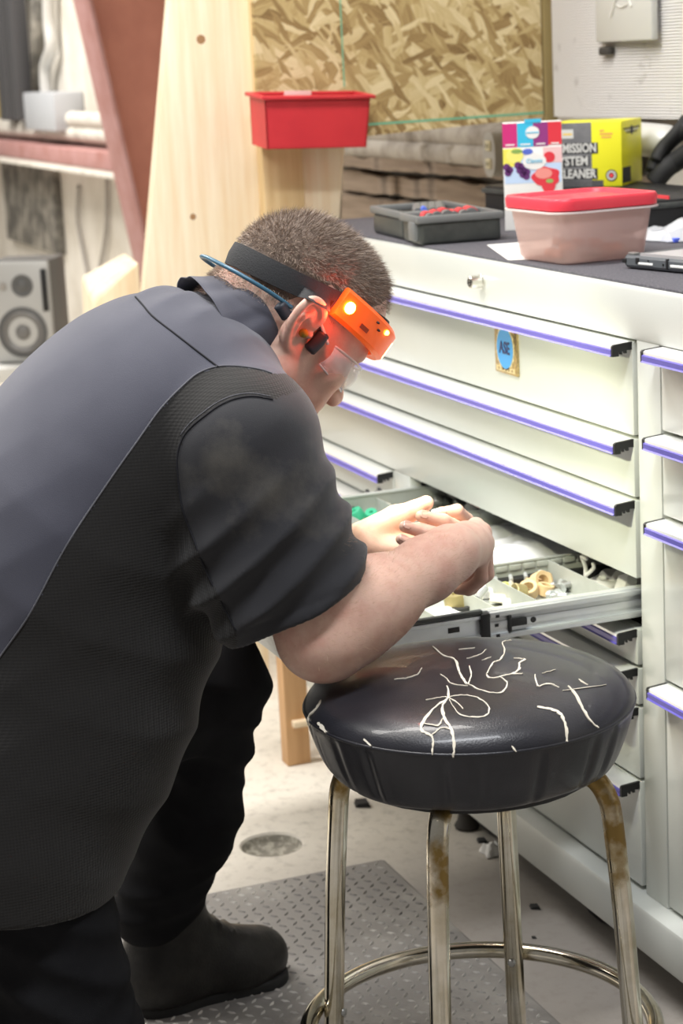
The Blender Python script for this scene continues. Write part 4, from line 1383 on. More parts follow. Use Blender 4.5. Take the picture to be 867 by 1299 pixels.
bm = BM(); lathe(bm, [(.006, .0009), (.009, .0009), (.009, .0012), (.006, .0012)], OL + rL * wL * .86 + Vector((0, 0, hY * .17)), 24, axis=nL, closed=True); obj('seal_ring', bm, INK_LIGHT, yc)
bm = BM(); lathe(bm, [(0, .0009), (.004, .0009), (.004, .0012), (0, .0012)], OL + rL * wL * .86 + Vector((0, 0, hY * .17)), 14, axis=nL); obj('seal_dot', bm, MT['red_mark'], yc)
# winged emblem on the plain end
oR = E0
bm = BM(); lathe(bm, [(0, .0004), (.009, .0004), (.009, .0008), (0, .0008)], E0 + uR * wR * .5 + Vector((0, 0, hY * .84)), 20, axis=nR); obj('wing_emblem', bm, INK_DARK, yc)
for s in (-1, 1):
    for k in range(3):
        rx = wR * .5 + s * (.008 + .0); wl = (.052, .042, .030)[k]
        xa, xb_ = sorted((rx, rx + s * wl))
        patch('wing_bar', E0, uR, nR, xa, xb_, hY * (.865 - .032 * k), hY * (.885 - .032 * k), INK_DARK if k % 2 == 0 else INK_LIGHT, yc)
patch('dark_picture', E0, uR, nR, .004, wR * .42, hY * .04, hY * .28, INK_DARK, yc)

# drink mix carton with fruit pictures
XJ = -.93
j0 = on_x(640, 246, XJ); j1 = on_x(714, 243, XJ); jt = on_x(640, 157, XJ)
jz = ZM; jh = float(jt[2] - jz); jw = float(j1[1] - j0[1]) * .90
OJ = Vector((XJ, float(j0[1]), jz)); uj = Vector((math.sin(math.radians(27)), math.cos(math.radians(27)), 0)); nj = Vector((uj.y, -uj.x, 0))
jc = thing('drink_mix_carton', 'white drink mix carton with fruit pictures and coloured top bands', 'carton', tuple(OJ))
obj('carton_body', solid(OJ, uj, jw, -nj, .06, jh), MT['paper'], jc)
PINKM = mat('magenta_ink', (0.62, 0.03, 0.20), 0.5); CYAN = mat('cyan_ink', (0.05, 0.52, 0.78), 0.5); PLUM = mat('plum_ink', (0.30, 0.04, 0.22), 0.5); REDI = mat('red_ink', (0.75, 0.04, 0.06), 0.5)
vis = jt[2] - j0[2]
zb0 = jh - vis * .34
for i, (a, b_, m) in enumerate(((0, .25, PINKM), (.25, .52, CYAN), (.52, .77, PLUM), (.77, 1.0, REDI))):
    patch('colour_band', OJ, uj, nj, jw * a, jw * b_, zb0 + (.0 if i < 3 else .002), jh, m, jc)
    patch('flavour_text', OJ, uj, nj, jw * (a + .05), jw * (b_ - .05), zb0 + vis * .025, zb0 + vis * .045, MT['paper'], jc, .0008)
patch('raised_tab', OJ, uj, nj, jw * .38, jw * .66, jh - .002, jh + vis * .05, CYAN, jc)


def blob(name, x, z, rx, rz_, m, d=.0008, n=22, lump=0.0):
    pts = [((1 + lump * math.sin(5 * t + x * 300)) * rx * math.cos(t), (1 + lump * math.sin(4 * t)) * rz_ * math.sin(t)) for t in [2 * math.pi * k / n for k in range(n)]]
    bm = BM(); prism(bm, pts, basis(OJ, uj, (0, 0, 1)) @ Matrix.Translation((x, z, d - .0004)), .0004)
    return obj(name, bm, m, jc, None)


def jx(f): return jw * f
def jzz(f): return jh - vis * f
patch('blue_wash', OJ, uj, nj, jw * .02, jw * .98, jzz(.86), jzz(.50), mat('pale_blue_ink', (0.55, 0.70, 0.92), 0.6), jc, .0004)
patch('yellow_wash', OJ, uj, nj, 0, jw * .30, jzz(.62), jzz(.36), mat('lemon_ink', (0.85, 0.80, 0.12), 0.6), jc, .0005)
patch('pink_wash', OJ, uj, nj, jw * .68, jw, jzz(.58), jzz(.36), mat('pink_ink', (0.85, 0.55, 0.55), 0.6), jc, .0005)
GRAPE = mat('grape_ink', (0.13, 0.03, 0.17), 0.5)
for (x, z) in ((.03, .62), (.05, .70), (.08, .66), (.22, .60), (.28, .62), (.25, .67), (.32, .68), (.30, .73), (.36, .76), (.37, .70)):
    blob('grape', jx(x) + .003, jzz(z), .0068, .0068, GRAPE, .0010, 14)
blob('lemon', jx(.20), jzz(.46), .016, .014, mat('lemon_flesh_ink', (0.90, 0.84, 0.20), 0.6), .0009)
blob('leaf', jx(.24), jzz(.40), .011, .004, mat('leaf_ink', (0.25, 0.42, 0.10), 0.6), .0012)
blob('cherry', jx(.78), jzz(.50), .011, .010, REDI, .0010)
blob('strawberry', jx(.72), jzz(.78), .026, .019, REDI, .0009, 24, .10)
blob('melon', jx(.68), jzz(.73), .016, .010, mat('melon_ink', (0.86, 0.30, 0.26), 0.6), .0012)
blob('berry', jx(.76), jzz(.90), .013, .014, REDI, .0012)
blob('leaf', jx(.78), jzz(.84), .007, .004, mat('berry_leaf_ink', (0.30, 0.45, 0.12), 0.6), .0015)
blob('title_oval', jx(.53), jzz(.55), .022, .0155, MT['paper'], .0013)
blob('blue_mark', jx(.42), jzz(.41), .010, .0055, mat('royal_ink', (0.10, 0.16, 0.62), 0.6), .0015)
ftext('lettering', 'Classic', OJ, uj, jx(.53), jzz(.545), .011, CYAN, jc, .030, 0, .0020)
blob('title_oval', jx(.51), jzz(.14), .013, .0115, MT['paper'], .0013)
patch('fine_text', OJ, uj, nj, jw * .40, jw * .62, jzz(.15), jzz(.135), CYAN, jc, .0019)

# ------------------------------------------------------------------ bar stool
SX = at_d(595, 893, 2.42)
sx, sy, sz = float(SX[0]), float(SX[1]), float(SX[2])
stl = thing('bar_stool', 'round black vinyl stool with torn seat and worn chrome legs', 'stool', (sx, sy, 0))
VINYL = mat('black_vinyl', (0.015, 0.015, 0.019), 0.33, 0, ((0.026, 0.026, 0.033), 10, 0.35, 0.7), (520, 0.18), coat=0.15)
PROF = [(0, -.074), (.150, -.076), (.168, -.072), (.1765, -.062), (.184, -.045), (.191, -.025), (.1965, -.004), (.1985, .004), (.1985, .009), (.1968, .0125), (.1935, .018), (.186, .0255), (.172, .033), (.150, .0385), (.120, .0425), (.080, .0450), (.040, .0462), (0, .0466)]


def seat_r(r0, h, th):
    r = r0
    if -.072 <= h <= .002 and r0 > .15:
        k = min(1, (h + .076) / .02) * min(1, (.004 - h) / .012)
        for a in PLEATS:
            d = (th - a + math.pi) % (2 * math.pi) - math.pi
            r -= .0042 * k * math.exp(-(d / .022) ** 2)
            r += .0016 * k * math.exp(-((d - .055) / .035) ** 2)
    return r


PLEATS = [2 * math.pi * (k + .25 * math.sin(k * 2.3)) / 19 for k in range(19)]
bm = BM()
NS = 240
rings = []
for r0, h in PROF:
    if r0 == 0:
        rings.append([bm.verts.new((sx, sy, sz + h))]); continue
    ring_ = []
    for k in range(NS):
        th = 2 * math.pi * k / NS
        r = seat_r(r0, h, th)
        hh = h + (.0016 * math.sin(3 * th + 1) + .001 * math.sin(7 * th)) * (1 if r0 > .15 and h < -.05 else 0)
        ring_.append(bm.verts.new((sx + r * math.cos(th), sy + r * math.sin(th), sz + hh)))
    rings.append(ring_)
for A_, B_ in zip(rings, rings[1:]):
    for k in range(NS):
        l = (k + 1) % NS
        if len(A_) == 1: bm.faces.new((A_[0], B_[l], B_[k]))
        elif len(B_) == 1: bm.faces.new((A_[k], A_[l], B_[0]))
        else: bm.faces.new((A_[k], A_[l], B_[l], B_[k]))
seat = obj('seat', bm, VINYL, stl, 180)
ss = seat.modifiers.new('round', 'SUBSURF'); ss.levels = 1; ss.render_levels = 1
bm = BM()
tube(bm, [(sx + .1978 * math.cos(2 * math.pi * k / 96), sy + .1978 * math.sin(2 * math.pi * k / 96), sz + .0065) for k in range(96)], .0022, 8, True)
obj('welt', bm, VINYL, seat, 180)


def seat_h(r):
    P_ = [(a, b_) for a, b_ in PROF if b_ > .008 or a == 0 and b_ > 0]
    P_ = sorted(P_)
    for (a, za_), (b_, zb_) in zip(P_, P_[1:]):
        if a <= r <= b_:
            return za_ + (zb_ - za_) * (r - a) / max(1e-9, b_ - a)
    return None


def seat_hit(px, py):
    d = Vector(ray(px, py)); c = Vector(CAM_C)
    t = 1.8
    while t < 3.2:
        p = c + d * t
        r = math.hypot(p.x - sx, p.y - sy)
        if r < .1985:
            h = seat_h(r)
            if h is not None and p.z <= sz + h:
                return p
            if h is None and p.z < sz + .009: return p
        elif r < .2 and p.z < sz + .009:
            return p
        t += .0008
    return None


TEAR = mat('torn_vinyl_backing', (0.78, 0.72, 0.60), 0.85)
CR = [([(325, 70), (345, 88), (372, 98), (380, 120), (390, 140), (400, 150), (408, 130), (403, 112)], 1.5), ([(440, 130), (455, 105), (470, 98), (480, 80), (475, 60), (495, 55)], 1.3),
      ([(440, 130), (450, 138), (490, 130), (510, 120), (512, 105), (525, 97), (500, 95)], 1.7), ([(355, 155), (357, 180), (330, 200), (305, 230), (300, 250), (320, 262), (325, 275), (322, 305)], 1.8),
      ([(357, 180), (385, 175), (420, 180), (445, 200), (440, 218), (410, 222), (380, 215), (360, 185)], .9), ([(357, 180), (345, 200), (350, 225), (365, 250), (370, 285), (368, 310)], 2.0),
      ([(310, 185), (340, 180), (357, 180), (375, 190), (390, 205)], .9), ([(300, 115), (290, 130), (265, 138), (240, 140)], .8), ([(545, 130), (552, 155), (575, 150), (598, 158)], 1.2),
      ([(550, 200), (580, 205), (600, 215), (612, 240), (615, 275)], 2.2), ([(618, 155), (635, 175), (650, 205), (670, 235), (683, 245)], 1.9), ([(640, 140), (660, 152)], 1.0),
      ([(82, 185), (70, 205), (55, 220), (53, 238)], 2.2), ([(75, 235), (85, 245), (92, 255)], 2.4), ([(175, 270), (190, 285)], 1.2), ([(495, 285), (505, 298)], 1.0),
      ([(400, 150), (430, 165), (470, 170), (485, 150), (470, 135)], 1.1), ([(340, 130), (355, 140), (365, 150), (400, 155)], .8), ([(380, 75), (415, 72)], .8), ([(605, 165), (700, 152)], .5),
      ([(305, 235), (335, 240), (345, 225)], 1.0), ([(320, 262), (345, 245), (365, 250)], .8), ([(490, 130), (520, 128)], 1.3), ([(398, 95), (425, 88), (440, 76)], .7), ([(560, 128), (590, 120)], .6), ([(430, 100), (450, 92)], .7)]
for pts, wd in CR:
    sm = catmull([(a, b_, 0) for a, b_ in pts], 5)
    P_ = []
    for q in sm:
        h = seat_hit(360 + q.x / 1.71 + random.uniform(-.5, .5), 780 + q.y / 1.71 + random.uniform(-.4, .4))
        if h is not None: P_.append(h)
    if len(P_) < 2: continue
    bm = BM()
    vs = []
    for i, p in enumerate(P_):
        d = (P_[min(i + 1, len(P_) - 1)] - P_[max(i - 1, 0)]); d.normalize()
        rr = Vector((p.x - sx, p.y - sy, 0)); r_ = rr.length
        nrm = Vector((rr.x / max(r_, 1e-4) * min(1, (r_ / .17) ** 3), rr.y / max(r_, 1e-4) * min(1, (r_ / .17) ** 3), 1.0)).normalized()
        sd = d.cross(nrm).normalized()
        e = i / (len(P_) - 1)
        w_ = wd * .00066 * (0.35 + math.sin(math.pi * min(1, max(0, .08 + e * .9))) ** .6) * random.uniform(.55, 1.25)
        q = p + nrm * .0011
        vs.append((bm.verts.new(q - sd * w_), bm.verts.new(q + sd * w_), bm.verts.new(q - sd * w_ * 1.1 - nrm * .004), bm.verts.new(q + sd * w_ * 1.1 - nrm * .004)))
    for a, b_ in zip(vs, vs[1:]):
        bm.faces.new((a[0], a[1], b_[1], b_[0])); bm.faces.new((a[1], a[3], b_[3], b_[1])); bm.faces.new((a[2], a[0], b_[0], b_[2]))
    obj('tear', bm, TEAR, seat, 60)

CHR = mat('worn_chrome_tube', (0.74, 0.70, 0.60), 0.16, 1.0, ((0.50, 0.44, 0.31), 14, 0.42, 0.7), (30, 0.03))
nt, b = nd(CHR)
tc = nt.nodes.new('ShaderNodeTexCoord'); sp = nt.nodes.new('ShaderNodeSeparateXYZ'); nt.links.new(tc.outputs['Object'], sp.inputs[0])
mr = nt.nodes.new('ShaderNodeMapRange'); mr.inputs['From Min'].default_value = .40; mr.inputs['From Max'].default_value = .56; nt.links.new(sp.outputs['Z'], mr.inputs['Value'])
n = nt.nodes.new('ShaderNodeTexNoise'); n.inputs['Scale'].default_value = 26; n.inputs['Detail'].default_value = 6; nt.links.new(tc.outputs['Object'], n.inputs['Vector'])
am = nt.nodes.new('ShaderNodeMath'); am.operation = 'MULTIPLY_ADD'; am.inputs[1].default_value = .42; nt.links.new(mr.outputs['Result'], am.inputs[0]); nt.links.new(n.outputs['Fac'], am.inputs[2])
m2 = nt.nodes.new('ShaderNodeMapRange'); m2.inputs['From Min'].default_value = .68; m2.inputs['From Max'].default_value = .86; nt.links.new(am.outputs[0], m2.inputs['Value'])
old = b.inputs['Base Color'].links[0].from_socket
mx = nt.nodes.new('ShaderNodeMix'); mx.data_type = 'RGBA'; mx.inputs['B'].default_value = (.30, .20, .07, 1)
nt.links.new(m2.outputs['Result'], mx.inputs['Factor']); nt.links.new(old, mx.inputs['A']); nt.links.new(mx.outputs['Result'], b.inputs['Base Color'])
rg = nt.nodes.new('ShaderNodeMapRange'); rg.inputs['To Min'].default_value = .14; rg.inputs['To Max'].default_value = .5; nt.links.new(m2.outputs['Result'], rg.inputs['Value']); nt.links.new(rg.outputs['Result'], b.inputs['Roughness'])
ZR = .222
LEGA = [math.radians(a) for a in (232, 322, 52, 142)]
RL0, RL1 = .168, .206


def leg_r(z):
    return RL0 + (RL1 - RL0) * (.60 - z) / .60


for i, a in enumerate(LEGA):
    ca, sa = math.cos(a), math.sin(a)
    pts = []
    zt = sz - .075
    for (r, z) in ((.105, zt + .004), (.130, zt - .002), (.152, zt - .012), (.1655, zt - .034), (RL0 + .0035, zt - .065), (leg_r(.40), .40), (leg_r(.30), .30), (leg_r(.20), .20), (leg_r(.012), .012)):
        pts.append((sx + r * ca, sy + r * sa, z))
    pts = catmull(pts, 5)
    bm = BM(); tube(bm, pts, .0127, 20); lg = obj('leg', bm, CHR, stl, 60)
    bm = BM(); p = Vector((sx + leg_r(.006) * ca, sy + leg_r(.006) * sa, 0)); lathe(bm, [(0, .0008), (.017, .0008), (.017, .012), (.0145, .030), (0, .030)], p, 18); obj('foot_cap', bm, MT['rubber'], lg, 40)
    bm = BM(); q = Vector((sx + (leg_r(ZR) - .0135) * ca, sy + (leg_r(ZR) - .0135) * sa, ZR)); lathe(bm, [(0, .003), (.004, .0025), (.0058, 0), (.0058, -.002)], q, 12, axis=(-ca, -sa, 0)); obj('bolt_head', bm, MT['steel_dull'], lg, 40)
rr_ = leg_r(ZR) + .0127 + .0115
bm = BM()
tube(bm, [(sx + rr_ * math.cos(2 * math.pi * k / 96), sy + rr_ * math.sin(2 * math.pi * k / 96), ZR) for k in range(96)], .0112, 18, True)
obj('foot_ring', bm, CHR, stl, 60)
bm = BM(); lathe(bm, [(0, 0), (.150, 0), (.150, .006), (0, .006)], (sx, sy, sz - .0815), 32); obj('seat_plate', bm, MT['black_plastic'], stl)

# ------------------------------------------------------------------ low wooden step stool by the chest
ws = thing('wooden_step', 'low orange pine step with a cross rail on the floor by the chest', 'step', (-1.15, -.14, 0))
w0 = on_z(366, 973, 0)
wx0, wy0 = float(w0[0]), float(w0[1])
for dy in (0, .13):
    bm = BM(); box(bm, wx0 - .040, wx0, wy0 + dy, wy0 + dy + .05, 0.0005, .30, 0.002); obj('leg', bm, MT['pine_shelf'], ws)
bm = BM(); box(bm, wx0 - .001, wx0 + .018, wy0 + .012, wy0 + .18, .085, .098, 0.002); obj('rail', bm, MT['pine'], ws)
bm = BM(); box(bm, wx0 - .09, wx0 + .02, wy0 - .02, wy0 + .20, .30, .322, 0.004); obj('step_board', bm, MT['pine_shelf'], ws)

# ------------------------------------------------------------------ litter on the floor
x, y = float(on_z(626, 1083, 0)[0]), float(on_z(626, 1083, 0)[1])
crumple('crumpled_paper', x, y, .018, .018, .026, MT['paper'], 'small crumpled white paper on the floor by the base rail', 'paper', 41, 0.0005, 8)
b = BM(); p = on_z(593, 1050, 0)
lathe(b, [(0, 0), (.022, 0), (.024, .006), (.018, .016), (.015, .030), (0, .032)], (p[0], p[1], 0.0005), 16); o = obj('dark_cap', b, mat('dark_plastic_litter', (0.05, 0.045, 0.04), 0.7), None, 40, loc=tuple(p)); tag(o, 'dark plastic cap with a red dot lying behind the front stool leg', 'cap')
b = BM(); lathe(b, [(0, .032), (.006, .032), (.005, .036), (0, .037)], (p[0], p[1], 0.0005), 12); obj('red_dot', b, MT['red_mark'], o)
for i, (px, py, s, lab) in enumerate(((679, 1152, .011, 'small dark chip of rubber between stool leg and chest'), (612, 1068, .012, 'dark flat chip beside the crumpled white paper'), (678, 1190, .005, 'tiny dark crumb right of the back stool leg'), (460, 1022, .02, 'dark sliver on the floor behind the left stool leg'))):
    p = on_z(px, py, 0); b = BM()
    hexa(b, [(p[0] - s, p[1] - s * .5, .0005), (p[0] + s * .3, p[1] - s * .8, .0005), (p[0] + s, p[1] + s * .5, .0005), (p[0] - s * .4, p[1] + s * .7, .0005)], [(p[0] - s * .8, p[1] - s * .4, s * .5), (p[0] + s * .3, p[1] - s * .6, s * .35), (p[0] + s * .8, p[1] + s * .4, s * .5), (p[0] - s * .3, p[1] + s * .5, s * .6)])
    tag(obj('debris_chip', b, MT['rubber'], None, None, loc=tuple(p)), lab, 'debris')

# ================================================================== the person: implicit surfaces, meshed with surface nets
def V3(*a): return np.array(a, dtype=np.float64)


def rc(a, b, r1, r2=None):
    a = np.asarray(a, float); b = np.asarray(b, float); r2 = r1 if r2 is None else r2
    ab = b - a; L = float(ab @ ab) + 1e-12

    def f(P):
        q = P - a
        t = np.clip(q @ ab / L, 0, 1)
        return np.linalg.norm(q - t[:, None] * ab, axis=1) - (r1 + (r2 - r1) * t)
    return f, (a + b) / 2, math.sqrt(L) / 2 + max(r1, r2)


def ell(c, r, M=None):
    c = np.asarray(c, float); r = np.asarray(r, float)

    def f(P):
        q = P - c
        if M is not None: q = q @ M
        k0 = np.linalg.norm(q / r, axis=1); k1 = np.linalg.norm(q / (r * r), axis=1)
        return k0 * (k0 - 1) / np.maximum(k1, 1e-9)
    return f, c, float(max(r))


def sph(c, r): return rc(c, c, r)


def half(o, n):
    """half space: inside where (p-o).n < 0"""
    o = np.asarray(o, float); n = np.asarray(n, float); n = n / np.linalg.norm(n)
    return (lambda P: (P - o) @ n), None, None


class Shape:
    def __init__(s): s.ops = []; s.post = []

    def add(s, prim, k=0.01): s.ops.append(('u', k) + prim); return s

    def sub(s, prim, k=0.005): s.ops.append(('s', k) + prim); return s

    def cut(s, prim, k=0.002): s.ops.append(('i', k) + prim); return s

    def chain(s, pts, rs, k=0.01, k0=None):
        for i in range(len(pts) - 1):
            s.add(rc(pts[i], pts[i + 1], rs[i], rs[i + 1]), (k0 if (k0 is not None and i == 0) else k))
        return s

    def __call__(s, P):
        d = np.full(len(P), 9.0)
        for op, k, f, c, R in s.ops:
            if c is None:
                m = slice(None); Q = P
            else:
                dist = np.linalg.norm(P - c, axis=1) - R
                m = np.nonzero(dist < (np.minimum(d, 9.0) + k if op == 'u' else 0.02 + k))[0] if op == 'u' else np.nonzero(dist < 0.03 + k)[0]
                if len(m) == 0: continue
                Q = P[m]
            v = f(Q); a = d[m]
            if op == 'u':
                h = np.maximum(k - np.abs(a - v), 0) / k if k > 0 else 0
                d[m] = np.minimum(a, v) - h * h * k * .25
            elif op == 's':
                v = -v
                h = np.maximum(k - np.abs(a - v), 0) / k
                d[m] = np.maximum(a, v) + h * h * k * .25
            else:
                h = np.maximum(k - np.abs(a - v), 0) / k
                d[m] = np.maximum(a, v) + h * h * k * .25
        for g in s.post: d = g(P, d)
        return d


CORN = np.array([(i, j, k) for i in (0, 1) for j in (0, 1) for k in (0, 1)], dtype=np.int64)


def key(I): return (I[:, 0] << 42) + (I[:, 1] << 21) + I[:, 2]


def surface_nets(f, lo, hi, h, levels=4, lip=1.35):
    lo = np.asarray(lo, float); hi = np.asarray(hi, float)
    H = h * 2 ** levels
    n = np.ceil((hi - lo) / H).astype(int)
    I = np.stack(np.meshgrid(*[np.arange(k) for k in n], indexing='ij'), -1).reshape(-1, 3).astype(np.int64)
    s = H
    while True:
        c = lo + (I + .5) * s
        v = np.concatenate([f(c[i:i + 400000]) for i in range(0, len(c), 400000)])
        I = I[np.abs(v) < s * .87 * lip]
        if s <= h * 1.001: break
        I = (I[:, None, :] * 2 + CORN[None]).reshape(-1, 3); s *= .5
    C = (I[:, None, :] + CORN[None]).reshape(-1, 3)
    ck = key(C)
    uk, idx, inv = np.unique(ck, return_index=True, return_inverse=True)
    cp = lo + C[idx] * h
    val = np.concatenate([f(cp[i:i + 400000]) for i in range(0, len(cp), 400000)])
    cv = val[inv].reshape(-1, 8)
    act = (cv.min(1) < 0) & (cv.max(1) >= 0)
    I = I[act]; cv = cv[act]
    # vertex per cell
    E = [(a, b) for a in range(8) for b in range(a + 1, 8) if np.abs(CORN[a] - CORN[b]).sum() == 1]
    acc = np.zeros((len(I), 3)); cnt = np.zeros(len(I))
    for a, b in E:
        x, y = cv[:, a], cv[:, b]
        m = (x < 0) != (y < 0)
        t = x[m] / (x[m] - y[m])
        acc[m] += CORN[a] + t[:, None] * (CORN[b] - CORN[a]); cnt[m] += 1
    Vt = lo + (I + acc / cnt[:, None]) * h
    ik = key(I); order = np.argsort(ik); sk = ik[order]

    def find(J):
        k = key(J); p = np.searchsorted(sk, k); p = np.minimum(p, len(sk) - 1)
        ok = sk[p] == k
        return np.where(ok, order[p], -1)
    Fs = []
    for ax in range(3):
        u, w = (ax + 1) % 3, (ax + 2) % 3
        e = np.zeros(3, int); e[ax] = 1
        ci = int(np.nonzero((CORN == e).all(1))[0][0])
        x, y = cv[:, 0], cv[:, ci]
        m = np.nonzero((x < 0) != (y < 0))[0]
        J = I[m]
        du = np.zeros(3, np.int64); du[u] = 1; dw = np.zeros(3, np.int64); dw[w] = 1
        a, b, c, d = m, find(J - du), find(J - du - dw), find(J - dw)
        ok = (b >= 0) & (c >= 0) & (d >= 0)
        q = np.stack([a, b, c, d], 1)[ok]
        fl = (x[m] < 0)[ok]
        q[~fl] = q[~fl][:, ::-1]
        Fs.append(q)
    return Vt, np.concatenate(Fs)


def np_mesh(name, Vt, Fq, mats, parent, loc=None, face_mat=None, smooth=True):
    base = np.array(ROOT[parent.name]) if parent is not None else np.asarray(loc, float)
    me = bpy.data.meshes.new(name)
    me.vertices.add(len(Vt)); me.vertices.foreach_set('co', (Vt - base).astype(np.float32).ravel())
    n = Fq.shape[1]
    me.loops.add(len(Fq) * n); me.loops.foreach_set('vertex_index', Fq.astype(np.int32).ravel())
    me.polygons.add(len(Fq)); me.polygons.foreach_set('loop_start', np.arange(0, len(Fq) * n, n, dtype=np.int32))
    for m in mats: me.materials.append(m)
    if face_mat is not None: me.polygons.foreach_set('material_index', face_mat.astype(np.int32))
    me.polygons.foreach_set('use_smooth', np.full(len(Fq), smooth))
    me.update(calc_edges=True); me.validate()
    o = bpy.data.objects.new(name, me); COL.objects.link(o)
    if parent is not None: o.parent = parent
    else: o.location = base
    ROOT[o.name] = Vector(base)
    return o


def proj(P):
    q = np.asarray(P, float) - CAM_C
    z = q @ CAM_F
    return 433.5 + FPX * (q @ CAM_R) / z, 649.5 - FPX * (q @ CAM_U) / z


# ------------------------------------------------------------------ joints
X0 = .14
VOX = 0.002
hd = (-42.0, 5.0, 5.0)                      # pitch, roll, yaw of the head
HS = 1.06
HC = V3(.150, -.586, 1.085)
rx, ry, rz = [math.radians(a) for a in hd]
HM = np.array(Matrix.Rotation(rz, 3, 'Z') @ Matrix.Rotation(rx, 3, 'X') @ Matrix.Rotation(ry, 3, 'Y'))


def HW(p): return HM @ (np.asarray(p, float) * HS) + HC


NECK = on_x(310, 414, X0)
SHR = on_x(330, 560, X0 + .185)
SHL = SHR + V3(-.37, .06, 0)
ELR = on_x(413, 806, .385)
WRR = on_x(572, 702, .262)
print('fore', np.linalg.norm(ELR - WRR), 'upper', np.linalg.norm(SHR - ELR))
WRL = at_d(448, 694, 2.80)
ELL_ = at_d(350, 748, 2.95)
S1 = on_x(246, 478, X0); S2 = on_x(170, 545, X0); S3 = on_x(72, 690, X0 - .01); S4 = on_x(42, 865, X0 - .02); S5 = on_x(-15, 1000, X0 - .02)
KNL = on_x(272, 868, -.14); ANL = on_x(205, 1170, -.235)
HPL = S5 + V3(-.10, .02, -.02); HPR = S5 + V3(.10, .0, -.03)
KNR = V3(.24, HPR[1] + .07, .075)
print('thighL', np.linalg.norm(HPL - KNL), 'shinL', np.linalg.norm(KNL - ANL), 'thighR', np.linalg.norm(HPR - KNR))

# ------------------------------------------------------------------ head in its own frame
hs = Shape()
hs.add(ell((0, -.002, .042), (.0765, .095, .086)), .01)
hs.add(ell((0, .040, .050), (.067, .060, .064)), .03)
hs.add(ell((0, .040, -.022), (.060, .054, .072)), .03)
for s in (-1, 1):
    hs.add(rc((s * .052, .006, -.050), (s * .020, .074, -.092), .022, .018), .03)
    hs.add(rc((s * .054, .000, -.020), (s * .052, .008, -.055), .020, .020), .025)
    hs.add(sph((s * .046, .062, -.016), .024), .025)
    hs.add(rc((s * .040, .082, .024), (s * .012, .092, .020), .012, .012), .014)
    hs.add(sph((s * .032, .066, -.052), .024), .02)
hs.add(rc((0, .078, -.094), (0, .084, -.090), .019), .02)
hs.add(ell((0, .074, -.062), (.030, .026, .024)), .02)
for s in (-1, 1):
    hs.sub(ell((s * .032, .105, .002), (.017, .018, .0125)), .014)
    hs.add(sph((s * .032, .0795, .002), .0128), .002)
    hs.add(rc((s * .020, .090, .0085), (s * .044, .084, .0075), .0042), .004)
    hs.add(rc((s * .021, .090, -.0055), (s * .043, .084, -.0045), .0036), .004)
hs.add(rc((0, .093, .014), (0, .110, -.024), .0075, .0095), .010)
hs.add(sph((0, .113, -.031), .0108), .008)
for s in (-1, 1):
    hs.add(ell((s * .012, .106, -.035), (.0075, .011, .008)), .006)
    hs.sub(ell((s * .0065, .110, -.0435), (.0036, .0055, .004)), .003)
hs.add(rc((-.020, .092, -.060), (.020, .092, -.060), .0050), .006)
hs.add(rc((0, .098, -.0595), (0, .0985, -.0590), .0058), .008)
hs.add(rc((-.017, .092, -.070), (.017, .092, -.070), .0056), .006)
hs.sub(rc((-.022, .101, -.0648), (.022, .101, -.0648), .0016), .003)
# ears
for s in (-1, 1):
    ex = .078
    ax = V3(s * .30, -.18, .93); ax /= np.linalg.norm(ax)
    fw = V3(0, 1, .2); fw = fw - ax * (fw @ ax); fw /= np.linalg.norm(fw)
    out = np.cross(fw, ax) * (1 if s > 0 else -1); out = out * (1 if out[0] * s > 0 else -1)
    ec = V3(s * ex, -.010, .002)
    bw = V3(s * .46, -.89, 0); bw = bw / np.linalg.norm(bw)      # the flap stands off the head backwards

    def ep(u, v, w=0.0):       # u forward(+)/back(-) , v up along the ear, w outwards
        u *= 1.15; v *= 1.08; return ec + ax * v + (fw * u if u > 0 else -u * bw) + out * w
    rim = [ep(.010, .004, .001), ep(.012, .020, .004), ep(.006, .031, .006), ep(-.006, .034, .007), ep(-.017, .028, .008), ep(-.022, .014, .008), ep(-.021, -.002, .007), ep(-.014, -.017, .006), ep(-.004, -.026, .004), ep(.004, -.028, .003)]
    rim = [np.array(v) for v in catmull([tuple(p) for p in rim], 3)]
    Mx = np.stack([fw, ax, out], 1)
    hs.add(ell(ep(-.005, .004, .0015), (.019, .0325, .0055), np.stack([(-bw + fw) / np.linalg.norm(-bw + fw), ax, np.cross((-bw + fw) / np.linalg.norm(-bw + fw), ax)], 1)), .006)
    hs.sub(ell(ep(-.001, -.001, .0095), (.0095, .0135, .0085), Mx), .005)
    hs.sub(ell(ep(-.007, .018, .0105), (.008, .010, .0055), Mx), .004)
    for i in range(len(rim) - 1):
        hs.add(rc(rim[i], rim[i + 1], .0042, .0042), .0035)
    ah = [ep(-.002, .020, .006), ep(-.010, .012, .0075), ep(-.012, .000, .0065), ep(-.007, -.012, .0055)]
    for i in range(3): hs.add(rc(ah[i], ah[i + 1], .0033), .004)
    hs.add(sph(ep(.002, -.027, .002), .0068), .006)
    hs.add(sph(ep(.011, -.003, .003), .0046), .004)


def head_world(P): return hs((P - HC) @ HM / HS) * HS


body = Shape()
body.add((head_world, HW((0, 0, 0)), .19), .01)
body.add(rc(HW((0, -.026, -.036)), HW((0, -.030, -.075)), .056, .057), .03)
body.chain([HW((0, -.030, -.075)), NECK, S1], [.057, .063, .075], .03)
body.add(rc(HW((0, .02, -.06)), NECK + V3(0, .03, -.02), .034, .040), .03)
